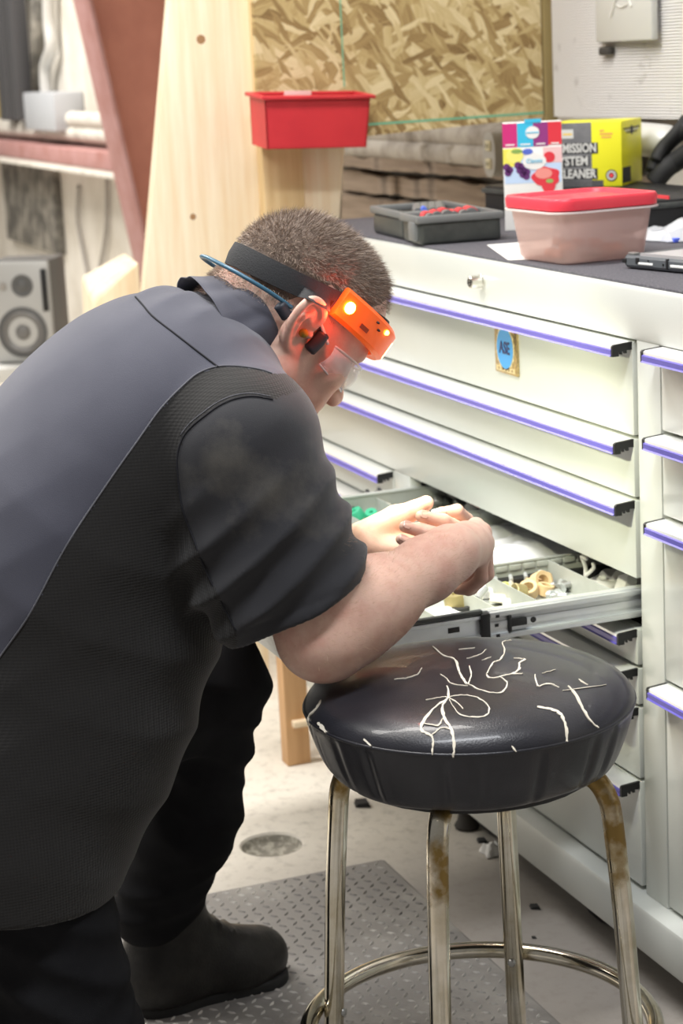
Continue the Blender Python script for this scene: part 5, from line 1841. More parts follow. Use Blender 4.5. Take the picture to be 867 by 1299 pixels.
# core under the clothes
body.chain([S1, S2, S3, S4, S5], [.07, .05, .05, .05, .05], .03)
body.chain([SHR + V3(-.1, 0, 0.02), SHR], [.05, .05], .03)
body.chain([SHL + V3(.1, 0, 0.02), SHL, ELL_], [.05, .05, .042], .03)
body.chain([S5, HPR, KNR, KNR + V3(0, -.30, .0)], [.05, .04, .035, .03], .03)
body.chain([S5, HPL, KNL, ANL], [.05, .04, .035, .03], .03)
# right arm
UA = SHR * .45 + ELR * .55
FM = ELR * .60 + WRR * .40
body.chain([SHR, UA, ELR + V3(0, -.004, .004)], [.060, .060, .050], .03)
body.chain([ELR + V3(0, 0, .0), ELR * .80 + WRR * .20 + V3(0, 0, .006), FM + V3(0, 0, .004), ELR * .2 + WRR * .8, WRR], [.052, .054, .047, .036, .032], .03)
body.add(rc(ELR + V3(0, .01, .035), ELR * .75 + WRR * .25 + V3(0, 0, .008), .038, .040), .03)


def hand(W, r_w, mcp, pip, dip, tip, thumb, rf, rth, palm_k=.016):
    for i in range(4):
        base = W + (mcp[i] - W) * .12
        body.add(rc(base, mcp[i], r_w[i] if hasattr(r_w, '__len__') else r_w, rf[i] * 1.28), palm_k)
    for i in range(3):
        body.add(rc((W + mcp[i]) / 2, (W + mcp[i + 1]) / 2, .0135), palm_k)
    for i in range(4):
        r = rf[i]
        body.add(rc(mcp[i], pip[i], r * 1.14, r * 1.02), .006)
        body.add(rc(pip[i], dip[i], r * 1.04, r * .94), .003)
        body.add(rc(dip[i], tip[i], r * .95, r * .80), .003)
    for i in range(len(thumb) - 1):
        body.add(rc(thumb[i], thumb[i + 1], rth[i], rth[i + 1]), .010 if i == 0 else .004)


def D(px, py, d): return np.asarray(at_d(px, py, d))


# right hand: pronated, wrist flexed, fingers curled down towards the left palm; little finger nearest
RW = WRR
body.add(rc(WRR, D(592, 690, 2.63), .034, .028), .02)
hand(RW, .020,
     [D(604, 668, 2.705), D(612, 676, 2.68), D(615, 690, 2.655), D(611, 703, 2.632)],
     [D(606, 698, 2.715), D(616, 718, 2.69), D(618, 728, 2.662), D(611, 733, 2.636)],
     [D(586, 712, 2.72), D(597, 738, 2.70), D(598, 746, 2.672), D(595, 748, 2.645)],
     [D(566, 704, 2.725), D(580, 741, 2.71), D(581, 747, 2.684), D(581, 748, 2.657)],
     [D(580, 690, 2.675), D(583, 684, 2.72), D(572, 686, 2.745), D(556, 682, 2.755)],
     [.0094, .0098, .0094, .0084], [.018, .0130, .0112, .0090])
# left hand: palm up, fingers curled back over the palm
LW = WRL
body.chain([ELL_, ELL_ * .6 + WRL * .4, WRL], [.046, .046, .031], .02)
hand(LW, .022,
     [D(562, 670, 2.815), D(567, 684, 2.79), D(566, 699, 2.765), D(557, 711, 2.742)],
     [D(592, 660, 2.79), D(594, 677, 2.76), D(586, 693, 2.735), D(566, 706, 2.715)],
     [D(580, 648, 2.765), D(563, 661, 2.73), D(542, 676, 2.71), D(531, 695, 2.70)],
     [D(559, 651, 2.755), D(535, 655, 2.722), D(514, 668, 2.705), D(509, 684, 2.698)],
     [D(465, 683, 2.78), D(503, 658, 2.78), D(526, 647, 2.775), D(541, 638, 2.77)],
     [.0098, .0104, .0100, .0092], [.026, .0190, .0132, .0104])
body.add(rc(D(470, 700, 2.76), D(545, 704, 2.75), .017, .014), .02)

SKIN = mat('skin', (0.74, 0.49, 0.39), 0.46, 0, ((0.63, 0.34, 0.27), 30, 0.45, 0.75), (420, 0.18, 3, 0.001), sss=0.12)
pc = V3(.14, -.80, 0)
BV, BF = surface_nets(body, (-.42, -1.62, -.03), (.52, -.22, 1.34), VOX, 4)
person = np_mesh('person', BV, BF, [SKIN], None, loc=pc)
tag(person, 'man in a dark work shirt bending over the open drawer, elbow on the stool', 'person')
print('body', len(BF))

# ------------------------------------------------------------------ clothes
SKZ = V3(0, 0, 1)


def ob(c, tang, rx_, rt, rn):
    """ellipsoid with rx_ across the body, rt along the spine, rn through the body"""
    t = np.asarray(tang, float); t[0] = 0; t /= np.linalg.norm(t)
    xx = V3(1, 0, 0); nn = np.cross(xx, t)
    return ell(c, (rx_, rt, rn), np.stack([xx, t, nn], 1))


def ridged(P, d, f, ph, warp=1.0, wf=9.0):
    """long soft folds along which the cloth is pinched; strength drifts over the surface"""
    d = np.asarray(d, float); e = np.cross(d, V3(.37, .61, -.7)); e = e / np.linalg.norm(e)
    g = np.cross(d, e); g = g / np.linalg.norm(g)
    u = P @ d
    w = np.sin(P @ e * wf + ph * 1.7) + .6 * np.sin(P @ g * wf * 1.35 + ph)
    s_ = np.sin(u * f + warp * w + ph)
    m = .55 + .45 * np.sin(P @ e * wf * .8 + u * f * .11 + ph * 2.3)
    return (np.sqrt(s_ * s_ + .02) * -1 + 1) * m


shirt = Shape()
S6 = on_x(-20, 1110, X0 - .01)
tor = Shape()
tor.add(ob(S1 + V3(0, 0, -.004), S2 - S1, .145, .10, .094), .02)
tor.add(ob(S2, S3 - S1, .205, .18, .150), .06)
tor.add(ob(S3, S4 - S2, .212, .20, .170), .08)
tor.add(ob(S4, S5 - S3, .215, .19, .170), .08)
tor.add(ob(S5, S5 - S4, .212, .18, .180), .08)
tor.add(ob(S6, S6 - S5, .200, .20, .165), .07)
tor.add(rc(S1 + V3(.06, .005, -.028), SHR + V3(-.03, 0, .004), .060, .083), .05)
tor.add(rc(S1 + V3(-.06, .01, -.01), SHL + V3(.03, 0, .01), .070, .084), .05)
# drape from chest to lap
tor.add(rc(on_x(220, 690, X0 + .04), on_x(125, 930, X0 + .04), .09, .09), .10)
HEMP = on_x(60, 1162, X0 + .15)
tor.cut(half(HEMP, V3(0.0, -.12, -1.0)), .004)
slv = Shape()
SA = on_x(308, 572, X0 + .185); SB = on_x(391, 774, X0 + .225)
axs = SB - SA; axs = axs / np.linalg.norm(axs)
slv.add(rc(SA, SB + axs * .06, .094, .082), .01)
slv.add(rc(on_x(262, 650, X0 + .15), on_x(335, 760, X0 + .19), .052, .062), .08)
hemn = SB - SA; hemn = hemn / np.linalg.norm(hemn)
slv.cut(half(SB, hemn + CAM_R * .14), .003)
slv.sub(rc(SB - axs * .05, SB + axs * .12, .070, .078), .006)
slL = Shape()
slL.add(rc(SHL, SHL * .2 + ELL_ * .8, .090, .078), .01)


def slv_disp(P, d):
    t = (P - SA) @ axs
    k = np.clip(t / .10, .1, 1) * np.clip((.222 - t) / .05, .12, 1)
    a = (.014 * ridged(P, V3(.18, .62, -.76), 66, .7, .55, 7) + .008 * ridged(P, V3(.1, .25, .96), 58, 2.2, .6, 8)) * k
    hem = .0016 * np.exp(-((((P - SB) @ hemn) + .018) / .0025) ** 2)
    return d - a + .005 + hem


slv.post.append(slv_disp)


def tor_disp(P, d):
    u = (P - S2) @ ((S4 - S2) / np.linalg.norm(S4 - S2))
    lo_ = np.clip((u - .02) / .25, 0.0, 1)
    a = .013 * ridged(P, V3(.15, .55, .8), 34, .8, .9, 5) * lo_ + .007 * ridged(P, V3(.5, .3, -.8), 52, 2.1, .9, 8) * (.12 + lo_)
    nk = np.exp(-((np.linalg.norm(P - NECK, axis=1) - .115) / .035) ** 2)
    a += .008 * nk * ridged(P, V3(.75, .5, -.3), 62, .3, .5, 8)
    return d - a + .003


tor.post.append(tor_disp)
shirt.add((tor, S3, .75), .01)
shirt.add((slL, (SHL + ELL_) / 2, .35), .03)
shirt.add((slv, (SA + SB) / 2, .32), .022)
# room for the neck
shirt.sub(rc(NECK + (NECK - S1) * .3, NECK * .5 + S1 * .5, .084, .070), .020)
TV, TF = surface_nets(shirt, (-.42, -1.62, .25), (.58, -.30, 1.24), .004, 4, 1.6)
nav = mat('navy_work_cloth', (0.060, 0.061, 0.082), 0.80, 0, ((0.078, 0.079, 0.102), 5, 0.35, 0.7), (900, 0.35, 2, 0.0008), spec=0.25, sheen=0.25)
pan = mat('dark_perforated_knit', (0.019, 0.018, 0.0175), 0.85, 0, None, None, spec=0.2, sheen=0.2)
nt, b = nd(pan)
tc = nt.nodes.new('ShaderNodeTexCoord')
vo = nt.nodes.new('ShaderNodeTexVoronoi'); vo.inputs['Scale'].default_value = 260; vo.inputs['Randomness'].default_value = 0.0
nt.links.new(tc.outputs['Object'], vo.inputs['Vector'])
bp = nt.nodes.new('ShaderNodeBump'); bp.inputs['Strength'].default_value = 0.8; bp.inputs['Distance'].default_value = 0.001
nt.links.new(vo.outputs['Distance'], bp.inputs['Height']); nt.links.new(bp.outputs['Normal'], b.inputs['Normal'])
slm = mat('black_sleeve_cloth', (0.026, 0.026, 0.030), 0.78, 0, ((0.085, 0.079, 0.070), 9, 0.55, 0.80), (900, 0.35, 2, 0.0008), spec=0.25, sheen=0.2)


def inpoly(x, y, poly):
    ins = np.zeros(len(x), bool)
    n = len(poly)
    for i in range(n):
        (xa, ya), (xb_, yb) = poly[i], poly[(i + 1) % n]
        c = ((ya > y) != (yb > y)) & (x < (xb_ - xa) * (y - ya) / (yb - ya + 1e-12) + xa)
        ins ^= c
    return ins


# seam lines worn on the right flank, drawn as they run over the cloth
SIDE = [(345, 474), (330, 469), (304, 465), (277, 465), (255, 472), (238, 484), (205, 517), (177, 556), (138, 611), (83, 694), (39, 777), (0, 833), (-70, 935), (-150, 1060), (-240, 1240)]
ARM = [(346, 507), (322, 503), (299, 506), (278, 515), (260, 528), (244, 541), (232, 556), (225, 580), (227, 615), (233, 650), (246, 683), (262, 725), (300, 800)]
fc = TV[TF].mean(1)
px, py = proj(fc)
right = fc[:, 0] > X0 - .02
fmat = np.zeros(len(TF), int)
fmat[right & inpoly(px, py, SIDE + [(-240, 1400), (700, 1400), (700, 474)])] = 1
fmat[right & inpoly(px, py, ARM + [(300, 880), (520, 800), (520, 520), (420, 480)])] = 2
fmat[(fc[:, 0] < -.02) & (((fc - SHL) @ V3(0, .35, -.93)) > -.05) & (((fc - (SHL * .4 + ELL_ * .6)) ** 2).sum(1) < .2 ** 2)] = 2
sh = np_mesh('shirt', TV, TF, [nav, pan, slm], person, None, fmat)
sh['label'] = 'dark navy work shirt with knitted side panel'

from mathutils.bvhtree import BVHTree


def bvh_of(Vt, F): return BVHTree.FromPolygons([tuple(v) for v in Vt], [tuple(int(i) for i in f) for f in F])


sbvh = bvh_of(TV, TF)


def hit(px, py, tree=None):
    h = (tree or sbvh).ray_cast(Vector(CAM_C), Vector(ray(px, py)).normalized())
    return h[0], h[1]


def seam(name, pts, r, m, lift=.0006, closed=False, dash=0):
    P_ = []
    for a in catmull([(x, y, 0) for x, y in pts], 8):
        p, n = hit(a.x, a.y)
        if p is not None: P_.append(p + n * lift)
    bm = BM()
    # smooth the trace
    for _ in range(3):
        P_ = [P_[0]] + [(P_[i - 1] + P_[i] * 2 + P_[i + 1]) / 4 for i in range(1, len(P_) - 1)] + [P_[-1]]
    runs = [[]]
    for p in P_:
        if runs[-1] and (p - runs[-1][-1]).length > .04: runs.append([])
        runs[-1].append(p)
    for r_ in runs:
        if len(r_) > 2: tube(bm, r_, r, 6)
    return obj(name, bm, m, sh, 180)


SEAM_D = mat('dark_seam', (0.012, 0.012, 0.016), 0.9)
SEAM_L = mat('pale_stitching', (0.11, 0.11, 0.125), 0.9)
YOKE = [(172, 377), (182, 388), (194, 402), (221, 423), (252, 447), (277, 466)]
seam('yoke_seam', YOKE, .0012, SEAM_D)
seam('side_seam', SIDE[:13], .0011, SEAM_L)
seam('sleeve_seam', ARM, .0012, SEAM_D)
seam('sleeve_stitching', [(x - 3, y - 4) for x, y in ARM[:7]], .0007, SEAM_L, .0003)

# collar: a folded band standing round the neck
nax = (NECK - S1); nax[0] = 0; nax = nax / np.linalg.norm(nax)
nax = V3(0, .955, .296)
ncx = V3(1, 0, 0); ncy = np.cross(nax, ncx)          # towards the front of the throat is -ncy
if ncy[2] > 0: ncy = -ncy
CC = on_x(303, 409, X0)


def coll_pt(a, h, rad):
    """a: angle, 0 at the nape, pi at the throat"""
    wx = (.074 + rad * 1.5) * math.sin(a); wy = -(.051 + rad * 1.3) * math.cos(a)
    return Vector(CC + ncx * wx + ncy * wy + nax * h)


bm = BM()
NA = 56
rows = []
prof_c = [(-.046, .004), (-.018, .0015), (.000, 0), (.012, .001), (.016, .003), (.014, .006), (.000, .0085), (-.020, .013), (-.042, .020), (-.044, .0215), (-.043, .018), (-.018, .010), (-.002, .0055)]
for k in range(NA):
    a = -math.pi * .93 + 2 * math.pi * .93 * k / (NA - 1)
    f = abs(a) / math.pi
    row = []
    for (h, rad) in prof_c:
        wv = .0012 * math.sin(a * 9) + .0008 * math.sin(a * 17 + 1)
        row.append(bm.verts.new(coll_pt(a, h * (1 + .22 * f) + .006 * f * f + .004, rad + (wv if rad > .008 else 0) + .004 * f)))
    rows.append(row)
for A_, B_ in zip(rows, rows[1:]):
    for k in range(len(prof_c) - 1):
        bm.faces.new((A_[k], A_[k + 1], B_[k + 1], B_[k]))
co = obj('collar', bm, nav, person, 180)
ss = co.modifiers.new('soft', 'SUBSURF'); ss.levels = 1; ss.render_levels = 1

# trousers
tr = Shape()
tr.add(ell(S5 + V3(0, 0.02, -.03), (.16, .12, .13)), .02)
tr.chain([HPR + V3(-.01, .02, 0), KNR + V3(0, .0, .02)], [.098, .086], .06)
tr.chain([KNR + V3(0, -.02, .01), KNR + V3(.0, -.40, .0)], [.090, .062], .04)
tr.chain([HPL, KNL + V3(0, -.01, 0)], [.110, .080], .06)
SHM = KNL * .45 + ANL * .55
tr.chain([KNL + V3(0, -.01, 0), SHM, ANL + V3(0, -.01, .025)], [.078, .076, .066], .03)
shn = ANL - KNL; shn = shn / np.linalg.norm(shn)


def tr_disp(P, d):
    a = .008 * ridged(P, V3(.2, .35, .9), 60, .5, .9, 9) + .007 * ridged(P, V3(.6, .6, .4), 48, 1.5, .8, 7)
    low = np.exp(-((P[:, 2] - .21) / .07) ** 2)
    a = a + .008 * low * ridged(P, V3(.15, -.3, 1), 75, .9, .7, 9)
    return d - a + .003


tr.post.append(tr_disp)
LCUT = Shape()
PV, PF = surface_nets(tr, (-.45, -1.62, 0.004), (.50, -.40, .75), .006, 4, 1.6)
# open end at the left ankle: drop the faces below the cuff
denim = mat('black_denim', (0.0095, 0.0095, 0.011), 0.85, 0, ((0.016, 0.016, 0.018), 7, 0.4, 0.7), (900, 0.3, 2, 0.001), spec=0.15)
np_mesh('trousers', PV, PF, [denim], person)

# boots
TOE = on_z(368, 1238, 0.0); TOE = V3(TOE[0], TOE[1], 0)
HEEL = V3(ANL[0] + .004, ANL[1] - .060, 0)
fd = TOE - HEEL; FL = np.linalg.norm(fd); fd = fd / FL


def boot_shape(heel, fd, up, FL, shaft_top):
    b_ = Shape()
    sd_ = np.cross(fd, up)
    b_.add(rc(heel + fd * .035 + up * .050, heel + fd * .030 + up * .060, .042, .044), .02)
    b_.add(rc(heel + fd * .06 + up * .055, heel + fd * (FL - .075) + up * .046, .050, .046), .03)
    b_.add(rc(heel + fd * (FL - .095) + up * .044 + sd_ * .008, heel + fd * (FL - .045) + up * .044 - sd_ * .008, .043, .044), .03)
    b_.add(rc(heel + fd * .060 + up * .07, shaft_top, .052, .060), .05)
    b_.add(rc(heel + fd * .09 + up * .12, heel + fd * .16 + up * .070, .036, .030), .04)
    for i in range(5):
        q = heel + fd * (.108 + .020 * i) + up * (.150 - .0135 * i)
        b_.add(rc(q + sd_ * .022, q - sd_ * .022, .0035), .004)
    b_.cut(half(heel + up * .020, -up), .004)
    so = Shape()
    so.add(rc(heel + fd * .040 + up * .012, heel + fd * .060 + up * .012, .044), .02)
    so.add(rc(heel + fd * .06 + up * .012, heel + fd * (FL - .055) + up * .012, .040, .049), .03)
    so.cut(half(heel + up * .024, up), .003)
    so.cut(half(heel + up * .0008, -up), .003)
    return b_, so


leather = mat('black_boot_leather', (0.018, 0.017, 0.016), 0.42, 0, ((0.035, 0.032, 0.029), 18, 0.45, 0.7), (260, 0.3), spec=0.4)
b_, so = boot_shape(HEEL, fd, SKZ, FL, V3(ANL[0], ANL[1] + .012, .20))
bv, bf = surface_nets(b_, HEEL + V3(-.2, -.12, -.01), HEEL + V3(.2, .40, .30), .004, 3, 1.5)
bt = np_mesh('boot', bv, bf, [leather], person)
sv, sf = surface_nets(so, HEEL + V3(-.2, -.12, -.01), HEEL + V3(.2, .40, .08), .004, 3, 1.5)
np_mesh('sole', sv, sf, [MT['rubber']], bt)
# boot of the kneeling leg, toe down behind him
H2 = V3(KNR[0], KNR[1] - .50, .10)
b_, so = boot_shape(H2 + V3(0, 0, .12), V3(0, -.25, -.97) / 1.0, V3(0, .97, -.25), .27, KNR + V3(0, -.40, .03))
bv, bf = surface_nets(b_, H2 + V3(-.2, -.2, -.12), H2 + V3(.2, .35, .30), .006, 3, 1.5)
bv[:, 2] = np.maximum(bv[:, 2], .002)
np_mesh('boot', bv, bf, [leather], person)

# ------------------------------------------------------------------ hair
def hair_reg(L):
    """signed closeness to the hairline in head units: > 0 inside the hair"""
    y, z = L[:, 1], L[:, 2]
    yy = np.array([-.13, -.10, -.085, -.06, -.040, -.025, -.010, .012, .030, .045, .058, .070, .085, .11])
    zz = np.array([-.050, -.052, -.050, -.040, -.022, .010, .040, .030, .026, .050, .062, .078, .090, .100])
    return z - np.interp(y, yy, zz)


def hair_f(P):
    L = (P - HC) @ HM / HS
    d = hs(L)
    r = hair_reg(L)
    t = np.clip(r / .045, 0, 1)
    top = np.clip((L[:, 2] - .045) / .05, 0, 1)
    thick = -.0025 + (.0032 + .0042 * top) * t
    thick = np.where(np.abs(L[:, 0]) > .083, -.006, thick)
    n = .0010 * (np.sin(P[:, 0] * 420 + 3 * np.sin(P[:, 1] * 160)) * np.sin(P[:, 1] * 380) * np.sin(P[:, 2] * 400))
    return (d - thick + n * t) * HS


hb0 = HC - .17; hb1 = HC + .17
HVt, HF = surface_nets(hair_f, hb0, hb1, .0028, 3, 1.8)
HAIRC = mat('short_brown_hair', (0.14, 0.098, 0.074), 0.55, 0, ((0.24, 0.175, 0.135), 60, 0.4, 0.7), (700, 0.7, 3, 0.002), spec=0.35, sheen=0.2)
hair = np_mesh('hair', HVt, HF, [HAIRC], person)
HS_D = mat('hair_strand_brown', (0.145, 0.098, 0.072), 0.40, spec=0.5)
HS_L = mat('hair_strand_light', (0.44, 0.34, 0.265), 0.40, spec=0.5)
hl = (BV - HC) @ HM / HS
cand = np.nonzero((hair_reg(hl) > -.004) & (np.linalg.norm(hl, axis=1) < .2) & (np.abs(hl[:, 0]) < .083) & (hl[:, 2] > -.06) & (np.abs(hl[:, 2] - .046 - .2 * hl[:, 1]) > .0175))[0]
me = person.data
nrm = np.zeros(len(me.vertices) * 3, np.float32); me.vertices.foreach_get('normal', nrm); nrm = nrm.reshape(-1, 3).astype(float)
pick = RNG.choice(cand, 34000, replace=True)
Lp = hl[pick]; Np = nrm[pick]
reg = np.clip(hair_reg(Lp) / .05, 0, 1)
topw = np.clip((Lp[:, 2] - .05) / .05, 0, 1)
keep = RNG.random(len(pick)) < .18 + .82 * reg
Lp, Np, reg, topw, pick = Lp[keep], Np[keep], reg[keep], topw[keep], pick[keep]
comb = HM @ np.array([0, .55, -.6]); comb2 = HM @ np.array([0, .9, .0])
C_ = comb[None] * (1 - topw[:, None]) + comb2[None] * topw[:, None]
C_ = C_ - Np * (C_ * Np).sum(1, keepdims=True)
dirs = Np * (.55 + .25 * topw[:, None]) + C_ * .7 + RNG.normal(0, .28, (len(pick), 3))
dirs /= np.linalg.norm(dirs, axis=1, keepdims=True)
ln = (.0030 + .0035 * reg + .0065 * topw) * RNG.uniform(.6, 1.25, len(pick))
root = BV[pick] + RNG.normal(0, .0009, (len(pick), 3)) + Np * (.0006 + .0024 * reg[:, None])
sdv = np.cross(dirs, RNG.normal(0, 1, (len(pick), 3))); sdv /= np.linalg.norm(sdv, axis=1, keepdims=True)
wv = RNG.uniform(.00018, .00038, len(pick))[:, None]
tri = np.stack([root - sdv * wv, root + sdv * wv, root + dirs * ln[:, None]], 1).reshape(-1, 3)
tf = np.arange(len(tri)).reshape(-1, 3)
light = (RNG.random(len(pick)) < .30 + .45 * (1 - topw)).astype(int)
st = np_mesh('hair_strands', tri, tf, [HS_D, HS_L], hair, None, light, False); st['kind'] = 'stuff'
# fine fair hair on the right forearm
av = np.nonzero((BV[:, 0] > .22) & (BV[:, 1] > -.72) & (BV[:, 1] < -.34) & (BV[:, 2] < .90) & (BV[:, 2] > .60))[0]
e_ = (BV[av] - ELR) @ ((WRR - ELR) / np.linalg.norm(WRR - ELR))
av = av[(e_ > -.10) & (e_ < .25) & (nrm[av][:, 2] > -.5)]
pk_ = RNG.choice(av, 5200)
adir = (WRR - ELR) / np.linalg.norm(WRR - ELR)
dd = nrm[pk_] * .45 + adir[None] * .5 + np.array([0, .1, -.25])[None] + RNG.normal(0, .3, (len(pk_), 3)); dd /= np.linalg.norm(dd, axis=1, keepdims=True)
rt_ = BV[pk_]
sdv = np.cross(dd, nrm[pk_]); sdv /= np.linalg.norm(sdv, axis=1, keepdims=True)
tri = np.stack([rt_ - sdv * .00011, rt_ + sdv * .00011, rt_ + dd * RNG.uniform(.005, .010, (len(pk_), 1))], 1).reshape(-1, 3)
ah_ = np_mesh('arm_hair', tri, np.arange(len(tri)).reshape(-1, 3), [mat('fair_arm_hair', (0.58, 0.38, 0.25), 0.5)], person, None, None, False); ah_['kind'] = 'stuff'
# finger nails of the open left hand
NAIL = mat('finger_nail', (0.60, 0.38, 0.31), 0.25, coat=0.3)
for a, b2, r, w_ in ((D(580, 648, 2.765), D(559, 651, 2.755), .0086, .0060), (D(563, 661, 2.73), D(535, 655, 2.722), .0092, .0066), (D(542, 676, 2.71), D(514, 668, 2.705), .0088, .0063), (D(531, 695, 2.70), D(509, 684, 2.698), .0080, .0054)):
    ax_ = (b2 - a) / np.linalg.norm(b2 - a)
    cen = b2 - ax_ * .0015
    up_ = -np.array(ray(*[float(v[0]) for v in proj(cen[None])])) * .75 + V3(0, 0, .55); up_ = up_ - ax_ * (up_ @ ax_); up_ /= np.linalg.norm(up_)
    bm = BM()
    Mx = basis(tuple(cen + up_ * (r * .80 - .0012)), tuple(ax_), tuple(np.cross(up_, ax_)))
    loft(bm, [(rrect(.0062, w_, .0035, 4), 0), (rrect(.0060, w_ * .96, .0034, 4), .0012), (rrect(.0050, w_ * .6, .0025, 4), .0019)], Mx)
    obj('finger_nail', bm, NAIL, person, 60)
# small part held in the left fingers
p = D(549, 651, 2.755)
bm = BM(); tube(bm, [p, p + V3(.004, .012, .003)], .0052, 12); tube(bm, [p + V3(.004, .012, .003), p + V3(.006, .018, .0045)], .0035, 10)
tag(obj('metal_fitting', bm, MT['zinc'], None, 40, loc=tuple(p)), 'tiny silver fitting pinched between thumb and finger of the open hand', 'fitting')

# ------------------------------------------------------------------ things worn on the head
def head_r(dirs_, o, off):
    """walk in from outside along local rays o + t*dir to the skin; returns local points lifted by off"""
    t = np.full(len(dirs_), .16)
    for _ in range(40):
        t -= hs(o + dirs_ * t[:, None]) * .8
    return o + dirs_ * (t + off)[:, None]


hl_ = thing('headlamp', 'orange headlamp with lit side light on a black elastic strap', 'headlamp', tuple(HW((0, .10, .045))))
bm = BM()
N_ = 96
ang = np.array([2 * math.pi * k / N_ for k in range(N_)])
dirs_ = np.stack([np.sin(ang), np.cos(ang), 0 * ang], 1)
zc = .046 + .020 * np.cos(ang)
rws = []
for (dz_, off) in ((-.0135, .0045), (-.0135, .0068), (0, .0072), (.0135, .0068), (.0135, .0045), (0, .0045)):
    o = np.stack([0 * ang, 0 * ang - .01, zc + dz_], 1)
    pts = head_r(dirs_, o, off)
    rws.append([bm.verts.new(tuple(HW(p))) for p in pts])
for i in range(len(rws)):
    A_, B_ = rws[i], rws[(i + 1) % len(rws)]
    for k in range(N_):
        l = (k + 1) % N_
        bm.faces.new((A_[k], A_[l], B_[l], B_[k]))
obj('strap', bm, mat('black_elastic', (0.022, 0.022, 0.024), 0.75, bump=(500, 0.3)), hl_, 60)
# lamp bar wrapped over the brow
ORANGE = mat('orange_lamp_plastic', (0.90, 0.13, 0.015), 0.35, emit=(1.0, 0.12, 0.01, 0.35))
ba = np.radians(np.linspace(-84, 84, 31))
bd_ = np.stack([np.sin(ba), np.cos(ba), 0 * ba], 1)
LZ = .052
inner = {}; rings = []
for (dz_, off) in ((-.017, .006), (-.019, .009), (-.019, .0145), (-.015, .0185), (.015, .0185), (.019, .0145), (.019, .009), (.017, .006)):
    o = np.stack([0 * ba, 0 * ba - .005, 0 * ba + LZ + dz_ * .4], 1)
    q = head_r(bd_, o, 0.004)
    q2 = q + bd_ * (off - .004); q2[:, 2] = LZ + dz_
    rings.append([HW(p) for p in q2])
bm = BM()
vr = [[bm.verts.new(tuple(p)) for p in r_] for r_ in rings]
for i in range(len(vr)):
    A_, B_ = vr[i], vr[(i + 1) % len(vr)]
    for k in range(len(ba) - 1):
        bm.faces.new((A_[k], A_[k + 1], B_[k + 1], B_[k]))
bm.faces.new([r_[0] for r_ in vr]); bm.faces.new([r_[-1] for r_ in vr][::-1])
lampb = obj('lamp_housing', bm, ORANGE, hl_, 40)


def bar_pt(a_deg, dz_, off):
    a = math.radians(a_deg); d_ = np.array([[math.sin(a), math.cos(a), 0]])
    q = head_r(d_, np.array([[0, -.005, LZ + dz_ * .4]]), .004)[0] + d_[0] * (off - .004); q[2] = LZ + dz_
    return HW(q), HM @ d_[0]


def led(name, a_deg, dz_, r, m, parent=lampb, off=.0190):
    p, n = bar_pt(a_deg, dz_, off)
    b = BM(); lathe(b, [(0, .0035), (r * .6, .003), (r, .001), (r, -.001)], tuple(p), 18, axis=tuple(n))
    return obj(name, b, m, parent, 50)


LED_A = mat('amber_led', (1, 0.55, 0.1), 0.3, emit=(1.0, 0.50, 0.06, 22.0))
LED_G = mat('green_led', (0.7, 1, 0.2), 0.3, emit=(0.75, 1.0, 0.10, 8.0))
LED_W = mat('warm_white_led', (1, 0.8, 0.5), 0.3, emit=(1.0, 0.62, 0.22, 9.0))
led('side_led', 77, .001, .0075, LED_A)
led('status_led', 42, .009, .0032, LED_G)
for i, (a, dz_) in enumerate(((54, .010), (50, .004))):
    led('sensor_dot', a, dz_, .0016, MT['black_plastic'])
bm = BM()
la = np.linspace(-34, 14, 17)
up_, dn_ = [], []
vs = []
for a in la:
    p0, n0 = bar_pt(a, -.012, .0198); p1, _ = bar_pt(a, .010, .0198); p2, _ = bar_pt(a, .010, .0175); p3, _ = bar_pt(a, -.012, .0175)
    vs.append([bm.verts.new(tuple(p)) for p in (p0, p1, p2, p3)])
for A_, B_ in zip(vs, vs[1:]):
    for k in range(4): bm.faces.new((A_[k], A_[(k + 1) % 4], B_[(k + 1) % 4], B_[k]))
bm.faces.new(vs[0]); bm.faces.new(vs[-1][::-1])
obj('front_lens', bm, LED_W, lampb, 40)
# moulded mark on the flank of the lamp
p0, n0 = bar_pt(60, -.006, .0189)
pr_, _ = bar_pt(56, -.006, .0189); upv = HM @ V3(0, 0, 1)
Mx = basis(tuple(p0), tuple(pr_ - p0), tuple(upv))
bm = BM(); box(bm, -.008, .008, -.003, .003, 0, .0006, 0, 0, Mx); obj('moulded_mark', bm, mat('dark_orange_mark', (0.45, 0.05, 0.01), 0.5), lampb)
# the beam that lights the drawer and the red-orange spill on ear and temple
bp_, bn_ = bar_pt(-8, -.004, .030)
sd = bpy.data.lights.new('headlamp_beam', 'SPOT'); sd.energy = 14; sd.color = (0.97, 0.98, 0.68); sd.spot_size = math.radians(95); sd.spot_blend = 0.8; sd.shadow_soft_size = 0.02
so_ = bpy.data.objects.new('headlamp_beam', sd); COL.objects.link(so_); so_.location = tuple(bp_)
aim = on_z(620, 690, .62) - bp_
so_.rotation_euler = Vector(aim).to_track_quat('-Z', 'Y').to_euler()
rp_, rn_ = bar_pt(86, -.014, .024)
rd = bpy.data.lights.new('side_led_glow', 'POINT'); rd.energy = 0.19; rd.color = (1.0, 0.07, 0.02); rd.shadow_soft_size = 0.006
ro = bpy.data.objects.new('side_led_glow', rd); COL.objects.link(ro); ro.location = tuple(rp_ + HM @ V3(.004, -.002, 0))

